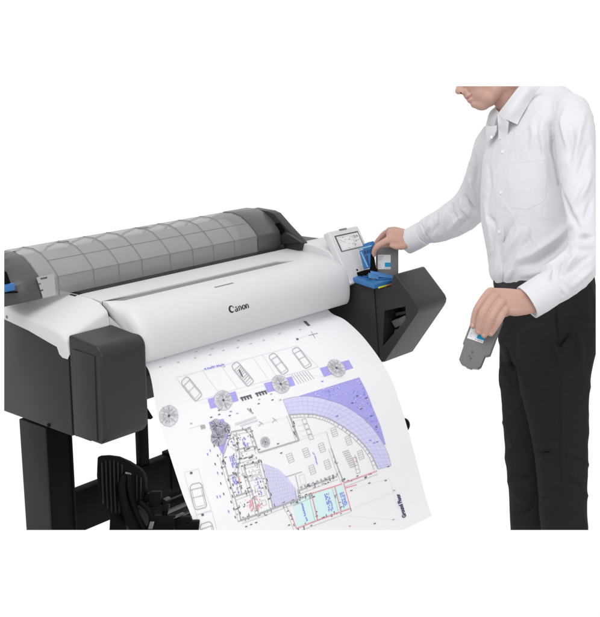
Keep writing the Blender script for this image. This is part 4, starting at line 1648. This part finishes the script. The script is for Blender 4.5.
def fold_field(bm, bvh, folds, reach=2.6):
    co = np.array([v.co[:] for v in bm.verts]); no = np.array([v.normal[:] for v in bm.verts])
    disp = np.zeros(len(co))
    for pts, amp, wid in folds:
        P3 = []
        for a, c in zip(pts, pts[1:]):
            for t in np.linspace(0, 1, 8, endpoint=False):
                P3.append((a[0] + (c[0] - a[0]) * t, a[1] + (c[1] - a[1]) * t))
        P3.append(pts[-1])
        hits = [hit(bvh, *q)[0] for q in P3]
        hits = [np.array(h_) for h_ in hits if h_ is not None]
        n = len(hits)
        if n < 2: continue
        H = np.array(hits)
        lo, hi = H.min(0) - wid * 4, H.max(0) + wid * 4
        idx = np.where(((co > lo) & (co < hi)).all(1))[0]
        if not len(idx): continue
        best = np.full(len(idx), 9.0); tt = np.zeros(len(idx))
        for k, (a, c) in enumerate(zip(hits, hits[1:])):
            d = c - a; L2 = np.dot(d, d)
            if L2 > .05 ** 2 or L2 < 1e-12: continue
            t = np.clip(((co[idx] - a) @ d) / L2, 0, 1)
            dist = np.linalg.norm(co[idx] - a - t[:, None] * d, axis=1)
            m = dist < best
            best[m] = dist[m]; tt[m] = (k + t[m]) / (n - 1)
        env = np.clip(np.sin(np.pi * tt), 0, 1) ** 1.1
        disp[idx] += FOLD * amp * env * np.exp(-(best / wid) ** 2)
    co += no * disp[:, None]
    for v, c in zip(bm.verts, co): v.co = c
    bm.normal_update()


folds = [
    # torso
    ([(497, 268), (500, 258), (499, 246), (507, 230), (517, 215)], -.007, .008),
    ([(504, 262), (512, 245), (524, 226)], .006, .010),
    ([(514, 268), (535, 262), (556, 248), (575, 226)], -.008, .010),
    ([(512, 262), (534, 254), (556, 238), (576, 218)], .008, .012),
    ([(518, 276), (540, 272), (560, 262)], .006, .010),
    ([(505, 283), (514, 270), (520, 252)], .005, .008),
    ([(497, 282), (503, 272), (503, 262)], .005, .006),
    ([(521, 250), (528, 240), (530, 228)], -.005, .008),
    ([(557, 100), (552, 125), (554, 150), (560, 178)], -.0075, .0075),
    ([(546, 110), (541, 135), (544, 165), (549, 190)], .006, .010),
    ([(556, 164), (563, 196), (570, 213), (581, 231)], -.009, .0075),
    ([(538, 128), (541, 150), (546, 170)], -.004, .010),
    ([(530, 118), (534, 135), (530, 150)], .004, .010),
    ([(488, 160), (490, 185), (487, 215)], -.004, .012),
    ([(484, 200), (490, 230), (492, 258)], .004, .010),
    ([(486, 214), (494, 222), (497, 236)], -.004, .007),
    # near sleeve
    ([(566, 104), (562, 122), (566, 140), (569, 152)], .006, .008),
    ([(570, 120), (573, 140), (570, 165)], -.005, .008),
    ([(586, 108), (580, 130), (576, 150), (572, 168)], .006, .009),
    ([(590, 140), (582, 165), (574, 185)], -.005, .009),
    ([(592, 170), (584, 192), (577, 206)], .006, .008),
    ([(593, 196), (587, 212), (581, 224)], -.005, .008),
    ([(594, 238), (584, 236), (576, 240)], -.008, .006),
    ([(594, 246), (580, 247), (568, 254)], .007, .009),
    ([(592, 255), (578, 263), (566, 276)], -.006, .007),
    ([(580, 250), (570, 263), (562, 275)], .007, .007),
    ([(566, 255), (558, 266), (556, 280)], -.006, .006),
    ([(594, 268), (582, 276), (570, 289)], .006, .008),
    ([(552, 268), (549, 277), (550, 283)], -.006, .004),
    ([(560, 284), (566, 293), (561, 300)], .004, .006),
    ([(545, 272), (556, 262), (566, 250)], .004, .008),
    # far sleeve
    ([(474, 150), (476, 168), (474, 186), (479, 200)], -.006, .008),
    ([(468, 176), (474, 192), (478, 208)], .006, .007),
    ([(464, 193), (470, 204), (478, 214)], -.008, .006),
    ([(459, 196), (463, 208), (472, 219)], .007, .007),
    ([(452, 202), (452, 213), (462, 226)], -.007, .007),
    ([(446, 206), (445, 218), (444, 232), (440, 238)], .008, .007),
    ([(437, 212), (437, 224), (432, 236)], -.007, .006),
    ([(431, 216), (430, 226), (424, 236)], .006, .006),
    ([(466, 214), (456, 221), (448, 233)], .005, .007),
    ([(473, 212), (464, 224), (452, 234)], -.004, .007),
    ([(420, 222), (424, 230), (429, 241)], -.004, .004),
]
fold_field(b, bvS, folds)
bmesh.ops.smooth_vert(b, verts=b.verts, factor=.5, use_axis_x=True, use_axis_y=True, use_axis_z=True)
# soft irregular drape
from mathutils import noise as mnoise
for v in b.verts:
    p_ = v.co
    q_ = Vector((p_.x * 15 + p_.z * 6, p_.y * 15 - p_.z * 5, p_.z * 9))
    rg = 1 - abs(mnoise.noise(q_)) * 2.2
    rg2 = 1 - abs(mnoise.noise(q_ * 2.1 + Vector((7, 3, 1)))) * 2.2
    v.co += v.normal * (.0024 * mnoise.noise(p_ * 11) + .0016 * max(0, rg) ** 3 + .0008 * max(0, rg2) ** 3)
b.normal_update()
bvS = BVHTree.FromBMesh(b)
shirt = obj("shirt", b, M['shirt'], person, angle=180)


def patch(bvh, quad, nu, nv, off, th, name, m, parent, shape=None):
    """cloth patch laid on a garment: quad of four surveyed corners (bl, br, tr, tl)"""
    b = bmesh.new()
    top, bot = [], []
    for j in range(nv + 1):
        rt, rb = [], []
        for i in range(nu + 1):
            s, t = i / nu, j / nv
            if shape: s, t = shape(s, t)
            u = (quad[0][0] * (1 - s) + quad[1][0] * s) * (1 - t) + (quad[3][0] * (1 - s) + quad[2][0] * s) * t
            v = (quad[0][1] * (1 - s) + quad[1][1] * s) * (1 - t) + (quad[3][1] * (1 - s) + quad[2][1] * s) * t
            h_, n_ = hit(bvh, u, v)
            if h_ is None:
                h_, n_ = W(u, v, 3.3), -FWD
            rt.append(h_ + n_ * (off + th)); rb.append(h_ + n_ * (off - .004))
        top.append(rt); bot.append(rb)
    # relax
    T = np.array([[p[:] for p in r] for r in top]); B = np.array([[p[:] for p in r] for r in bot])
    for A in (T, B):
        for _ in range(2):
            A[1:-1, 1:-1] = (A[1:-1, 1:-1] * 2 + A[:-2, 1:-1] + A[2:, 1:-1] + A[1:-1, :-2] + A[1:-1, 2:]) / 6
    tv = [[b.verts.new(p) for p in r] for r in T]; bvv = [[b.verts.new(p) for p in r] for r in B]
    for j in range(nv):
        for i in range(nu):
            b.faces.new((tv[j][i], tv[j][i + 1], tv[j + 1][i + 1], tv[j + 1][i]))
    rim = [(0, i) for i in range(nu + 1)] + [(j, nu) for j in range(1, nv + 1)] + [(nv, i) for i in range(nu - 1, -1, -1)] + [(j, 0) for j in range(nv - 1, 0, -1)]
    for (a, c), (d, e) in zip(rim, rim[1:] + rim[:1]):
        b.faces.new((tv[a][c], tv[d][e], bvv[d][e], bvv[a][c]))
    bmesh.ops.recalc_face_normals(b, faces=b.faces)
    return obj(name, b, m, parent, angle=50)


placket = patch(bvS, [(495.5, 283), (502.5, 282), (508.2, 134), (498.6, 132)], 6, 60, .0005, .0022, "placket", M['shirt'], shirt)
def round_foot(s, t):
    k = max(0.0, 1 - t / .2)
    w = 1 - .5 * (1 - math.sqrt(max(0, 1 - k * k))) * .9
    return .5 + (s - .5) * w, t + .06 * k * abs(s - .5) * 2


pocket = patch(bvS, [(508.5, 213), (545, 206), (548, 156), (509, 159.5)], 20, 28, -.0008, .0016, "pocket", M['shirt'], shirt, round_foot)
hem = patch(bvS, [(509, 163.5), (547.6, 160), (548, 156), (509, 159.5)], 20, 2, -.0004, .0016, "pocket_hem", M['shirt'], pocket)
for (u, v) in ((503.2, 152), (501.6, 193), (499.8, 232)):
    h_, n_ = hit(bvS, u, v)
    b = bmesh.new()
    cyl(b, h_ + n_ * .002, h_ + n_ * .0052, .0052, 16, .0008)
    obj("button", b, M['button'], shirt)


def sheet_poly(name, rows, th, m, parent):
    """cloth leaf from rows of 3-D points, thickened along its normal"""
    b = bmesh.new()
    R = []
    for row in rows:
        s, _ = smooth_curve(np.array([p[:] for p in row]), 14)
        R.append(s)
    R = np.array(R)
    cols = []
    for k in range(R.shape[1]):
        s, _ = smooth_curve(R[:, k], 12) if R.shape[0] > 2 else (np.linspace(R[0, k], R[1, k], 8), 0)
        cols.append(s)
    G = np.array(cols)
    vs = [[b.verts.new(p) for p in r] for r in G]
    fs = []
    for i in range(len(vs) - 1):
        for j in range(len(vs[0]) - 1):
            fs.append(b.faces.new((vs[i][j], vs[i + 1][j], vs[i + 1][j + 1], vs[i][j + 1])))
    bmesh.ops.recalc_face_normals(b, faces=b.faces)
    bmesh.ops.solidify(b, geom=b.faces[:], thickness=th)
    bmesh.ops.recalc_face_normals(b, faces=b.faces)
    return obj(name, b, m, parent, angle=60)


# collar: stand inside, near wing and far wing
collar_d = 3.36
def S(u, v, lift, dmax=9.0):
    """a spot in front of the shirt by lift metres"""
    h_, n_ = hit(bvS, u, v)
    d = min(dmax, (h_ - CAM).dot(FWD)) if h_ is not None else dmax
    return W(u, v, d - lift)


rows = [[W(497.8, 113.8, 3.365), W(505, 104.5, 3.345), W(513, 94, 3.335), W(520, 85, 3.34), W(526, 76, 3.36)],
        [S(505.5, 119.0, .014, 3.34), S(511, 111, .020, 3.33), S(519, 101, .022, 3.33), S(527.5, 89.5, .022, 3.33), W(536, 78, 3.33)],
        [S(517.5, 124.6, .006, 3.34), S(521, 117.5, .007, 3.34), S(525.5, 109.5, .008, 3.34), S(533, 97.5, .009, 3.34), W(543, 82, 3.31)]]
sheet_poly("collar_wing", rows, .0026, M['shirt'], shirt)
rows = [[W(498.5, 112, 3.375), W(496, 109, 3.41), W(496, 106, 3.45)],
        [W(495.5, 121, 3.38), W(491, 117.5, 3.42), W(489.5, 112.5, 3.46)],
        [W(494, 128, 3.39), W(489, 126, 3.43), W(486.2, 124, 3.47)]]
sheet_poly("collar_stand", rows, .0024, M['stitch'], shirt)
rows = [[W(486.3, 124.2, 3.435), W(491.0, 126.5, 3.405), W(497.5, 125.5, 3.375)],
        [S(486.8, 134, .006, 3.43), S(490.8, 133, .009, 3.41), S(496.5, 131.0, .010, 3.38)],
        [S(487.6, 143.5, .003, 3.43), S(490.2, 140.5, .005, 3.41), S(494.6, 136, .008, 3.39)]]
sheet_poly("collar_wing", rows, .0026, M['shirt'], shirt)
b = bmesh.new()
q0 = S(491.6, 137.2, .008, 3.40)
cyl(b, q0, q0 - FWD * .003, .0046, 14, .0008)
obj("button", b, M['button'], shirt)
rows = [[W(498, 114, 3.362), S(503.5, 117.5, .014, 3.345), S(509, 122, .008, 3.335)],
        [S(498.3, 122, .008, 3.36), S(503.4, 125, .007, 3.35), S(508.4, 128, .005, 3.34)],
        [S(498.8, 130, .0030, 3.37), S(503.4, 132, .0030, 3.36), S(508.0, 134, .0026, 3.35)],
        [S(499.0, 139, -.003, 3.37), S(503.2, 139.5, -.003, 3.36), S(507.8, 140, -.003, 3.35)]]
sheet_poly("placket_top", rows, .003, M['shirt'], shirt)


def cuff(name, c0, c1, r0, r1):
    b = bmesh.new()
    a, c = W(*c0), W(*c1)
    ax_ = (c - a).normalized()
    n1 = ax_.orthogonal().normalized(); n2 = ax_.cross(n1)
    N = 40
    prof = [(0, r0 - .004), (-.001, r0 - .001), (.001, r0 + .001), (.5, (r0 + r1) / 2 + .0015), (.97, r1 + .001), (1.0, r1 - .003)]
    L = (c - a).length
    rings = []
    for t, r in [(.6, r0 - .010), (.02, r0 - .006)] + prof:
        rings.append([b.verts.new(a + ax_ * (t * L) + (n1 * math.cos(2 * math.pi * k / N) + n2 * math.sin(2 * math.pi * k / N)) * (r + .0008 * math.sin(k * .9 + t * 5))) for k in range(N)])
    for x, y in zip(rings, rings[1:]):
        for k in range(N):
            b.faces.new((x[k], x[(k + 1) % N], y[(k + 1) % N], y[k]))
    bmesh.ops.recalc_face_normals(b, faces=b.faces)
    return obj(name, b, M['shirt'], shirt, angle=50)


cuff("cuff", (406.8, 242.4, 3.968), (423.5, 233.2, 3.918), .0425, .0425)
cuff("cuff", (527.2, 302.6, 3.054), (548.5, 289.2, 3.06), .0485, .050)

# ---- trousers
b = bmesh.new()
hips = [(283, 495, 594, 3.40, .145), (300, 495.5, 596.5, 3.40, .147), (320, 497, 597.5, 3.40, .152), (338, 499.5, 596, 3.40, .150), (352, 502, 591, 3.40, .14), (364, 507, 584, 3.40, .11)]
rings_mesh(b, interp_rows(hips, 24), skew=13)


def leg_rings(bm, rows):
    return rings_mesh(bm, interp_rows(rows, 40), expo=2.1)


leg_rings(b, [(330, 500, 560, 3.47, .095), (360, 499.8, 556, 3.47, .09), (400, 501, 551, 3.475, .085), (430, 503, 549, 3.48, .08), (470, 507, 548, 3.48, .075), (510, 509.5, 548, 3.48, .072), (560, 512, 549, 3.48, .07)])
leg_rings(b, [(325, 515, 598, 3.33, .10), (350, 515.5, 596.5, 3.32, .10), (375, 517.5, 591, 3.31, .098), (400, 522.5, 588.5, 3.305, .093), (430, 530, 588, 3.30, .088), (460, 535.5, 588, 3.30, .083), (500, 538.5, 587.6, 3.30, .08), (560, 543.5, 587.5, 3.30, .08)])
b = remesh(b, .006, 5, .5)
bmesh.ops.subdivide_edges(b, edges=b.edges, cuts=1, use_grid_fill=True)
b.normal_update()
bvT = BVHTree.FromBMesh(b)
FOLD = 1.9
tf = [
    ([(556, 300), (556, 325), (560, 345)], -.004, .003),
    ([(553, 338), (559, 346), (566, 338), (572, 328)], -.008, .006),
    ([(548, 332), (557, 350), (562, 372)], .005, .008),
    ([(563, 345), (563, 400), (564, 460), (564, 530)], .006, .006),
    ([(572, 320), (580, 345), (582, 380)], .005, .010),
    ([(505, 345), (510, 360), (516, 376)], -.007, .007),
    ([(499, 360), (506, 372), (512, 388)], .006, .007),
    ([(512, 350), (517, 362), (524, 385)], .005, .007),
    ([(530, 370), (540, 385), (548, 395)], .005, .010),
    ([(531, 440), (545, 446), (560, 450)], .005, .008),
    ([(534, 452), (546, 452), (556, 448)], -.005, .007),
    ([(508, 470), (522, 478), (534, 478)], -.005, .008),
    ([(510, 492), (522, 500), (535, 508)], .005, .009),
    ([(510, 512), (524, 514), (536, 506)], -.004, .008),
    ([(540, 495), (552, 505), (562, 508)], .004, .010),
    ([(506, 440), (515, 446), (527, 446)], .004, .010),
    ([(566, 470), (576, 480), (586, 482)], .003, .010),
]
fold_field(b, bvT, tf)
for v in b.verts:
    p_ = v.co
    q_ = Vector((p_.x * 9 + p_.z * 5, p_.y * 9 + p_.z * 3, p_.z * 7))
    v.co += v.normal * (.0030 * mnoise.noise(p_ * 10) + .0035 * max(0, 1 - abs(mnoise.noise(q_)) * 2.4) ** 3 + .0010 * mnoise.noise(p_ * 28))
b.normal_update()
bvT = BVHTree.FromBMesh(b)
trousers = obj("trousers", b, M['trousers'], person, angle=180)
# side pocket welt
b = bmesh.new()
pts = [hit(bvT, *q) for q in ((555, 312), (555.8, 320), (557, 330), (558.6, 342))]
pts = [h_ + n_ * .0008 for h_, n_ in pts if h_ is not None]
if len(pts) > 2:
    tube(b, pts, [.0016] * len(pts), seg=8)
    obj("pocket_welt", b, M['trousers'], trousers)
else:
    b.free()
# belt
b = bmesh.new()
brow = [(280.0, 493.0, 594.0, 3.40, .150), (284, 493.2, 594.5, 3.40, .152), (288.8, 494.0, 595.2, 3.40, .152)]
rings_mesh(b, brow, closed_ends=False, skew=13)
bmesh.ops.recalc_face_normals(b, faces=b.faces)
bmesh.ops.solidify(b, geom=b.faces[:], thickness=.004)
bmesh.ops.recalc_face_normals(b, faces=b.faces)
obj("belt", b, M['belt'], person, angle=40)

# ============================================================ where things end
# the cut-out shows the things only down to shin height, up to the nose and out to the
# near sleeve; every mesh is sawn off and capped there
bpy.context.view_layer.update()


def plane_from(u0, v0, u1, v1, inside):
    a, c = ray(u0, v0), ray(u1, v1)
    n = a.cross(c).normalized()
    if n.dot(ray(*inside)) < 0: n = -n
    return n


PL = [plane_from(4.2, 0, 4.2, 600, (300, 300)), plane_from(0, 86.2, 600, 86.2, (300, 300)),
      plane_from(595.8, 0, 595.8, 600, (300, 300)), plane_from(0, 530.0, 600, 530.0, (300, 300))]
for o in list(COL.objects):
    if o.type != 'MESH': continue
    mw = o.matrix_world
    co = np.empty(len(o.data.vertices) * 3); o.data.vertices.foreach_get("co", co)
    co = co.reshape(-1, 3) @ np.array(mw.to_3x3()).T + np.array(mw.translation) - np.array(CAM)
    need = [n for n in PL if (co @ np.array(n)).min() < -1e-5]
    if not need: continue
    if all((co @ np.array(n)).max() < 0 for n in need[:1]):
        par = o.parent
        bpy.data.objects.remove(o)
        continue
    bm = bmesh.new(); bm.from_mesh(o.data)
    inv = mw.inverted(); rot = mw.to_3x3().inverted()
    for n in need:
        closed = o.name.split('.')[0] not in ('printed_sheet', 'roll_cover', 'end_deck')
        r = bmesh.ops.bisect_plane(bm, geom=bm.verts[:] + bm.edges[:] + bm.faces[:], plane_co=inv @ CAM, plane_no=rot @ n, clear_inner=True, clear_outer=False)
        if closed:
            es = [e for e in r['geom_cut'] if isinstance(e, bmesh.types.BMEdge) and e.is_boundary]
            if es:
                bmesh.ops.holes_fill(bm, edges=es, sides=0)
    if not bm.faces:
        bm.free(); bpy.data.objects.remove(o); continue
    bm.to_mesh(o.data); bm.free()

# ==================================================================== light
wd = bpy.data.worlds.new("World")
SC.world = wd
wd.use_nodes = True
nt = wd.node_tree
bg = nt.nodes["Background"]
tc = nt.nodes.new("ShaderNodeTexCoord")


def dot_node(vec):
    d = nt.nodes.new("ShaderNodeVectorMath"); d.operation = 'DOT_PRODUCT'
    d.inputs[1].default_value = vec
    nt.links.new(tc.outputs["Generated"], d.inputs[0])
    return d


# white studio: a bright cove ahead, dimmer towards the room behind the photographer and the floor
d1 = dot_node(tuple(_h))
r1 = nt.nodes.new("ShaderNodeMapRange")
r1.inputs["From Min"].default_value = .1; r1.inputs["From Max"].default_value = .5
r1.inputs["To Min"].default_value = .70; r1.inputs["To Max"].default_value = 1.03
nt.links.new(d1.outputs["Value"], r1.inputs["Value"])
nt.links.new(r1.outputs["Result"], bg.inputs["Strength"])
bg.inputs["Color"].default_value = (1, 1, 1, 1)


def area(name, loc, target, size, power, col=(1, 1, 1)):
    l = bpy.data.lights.new(name, 'AREA'); l.shape = 'SQUARE'; l.size = size; l.energy = power; l.color = col
    o = bpy.data.objects.new(name, l); COL.objects.link(o)
    o.location = loc
    o.rotation_euler = (Vector(target) - Vector(loc)).to_track_quat('-Z', 'Y').to_euler()
    return o


area("key_softbox", (-1.5, -.8, 4.1), (.4, -.2, .9), 2.6, 66)
area("front_softbox", (-2.6, -6.0, 2.4), (.5, -.1, .8), 3.0, 95)
SC.view_settings.view_transform = 'Standard'
SC.view_settings.look = 'None'
SC.view_settings.exposure = 0
SC.view_settings.gamma = 1
SC.cycles.max_bounces = 6
SC.cycles.transparent_max_bounces = 12
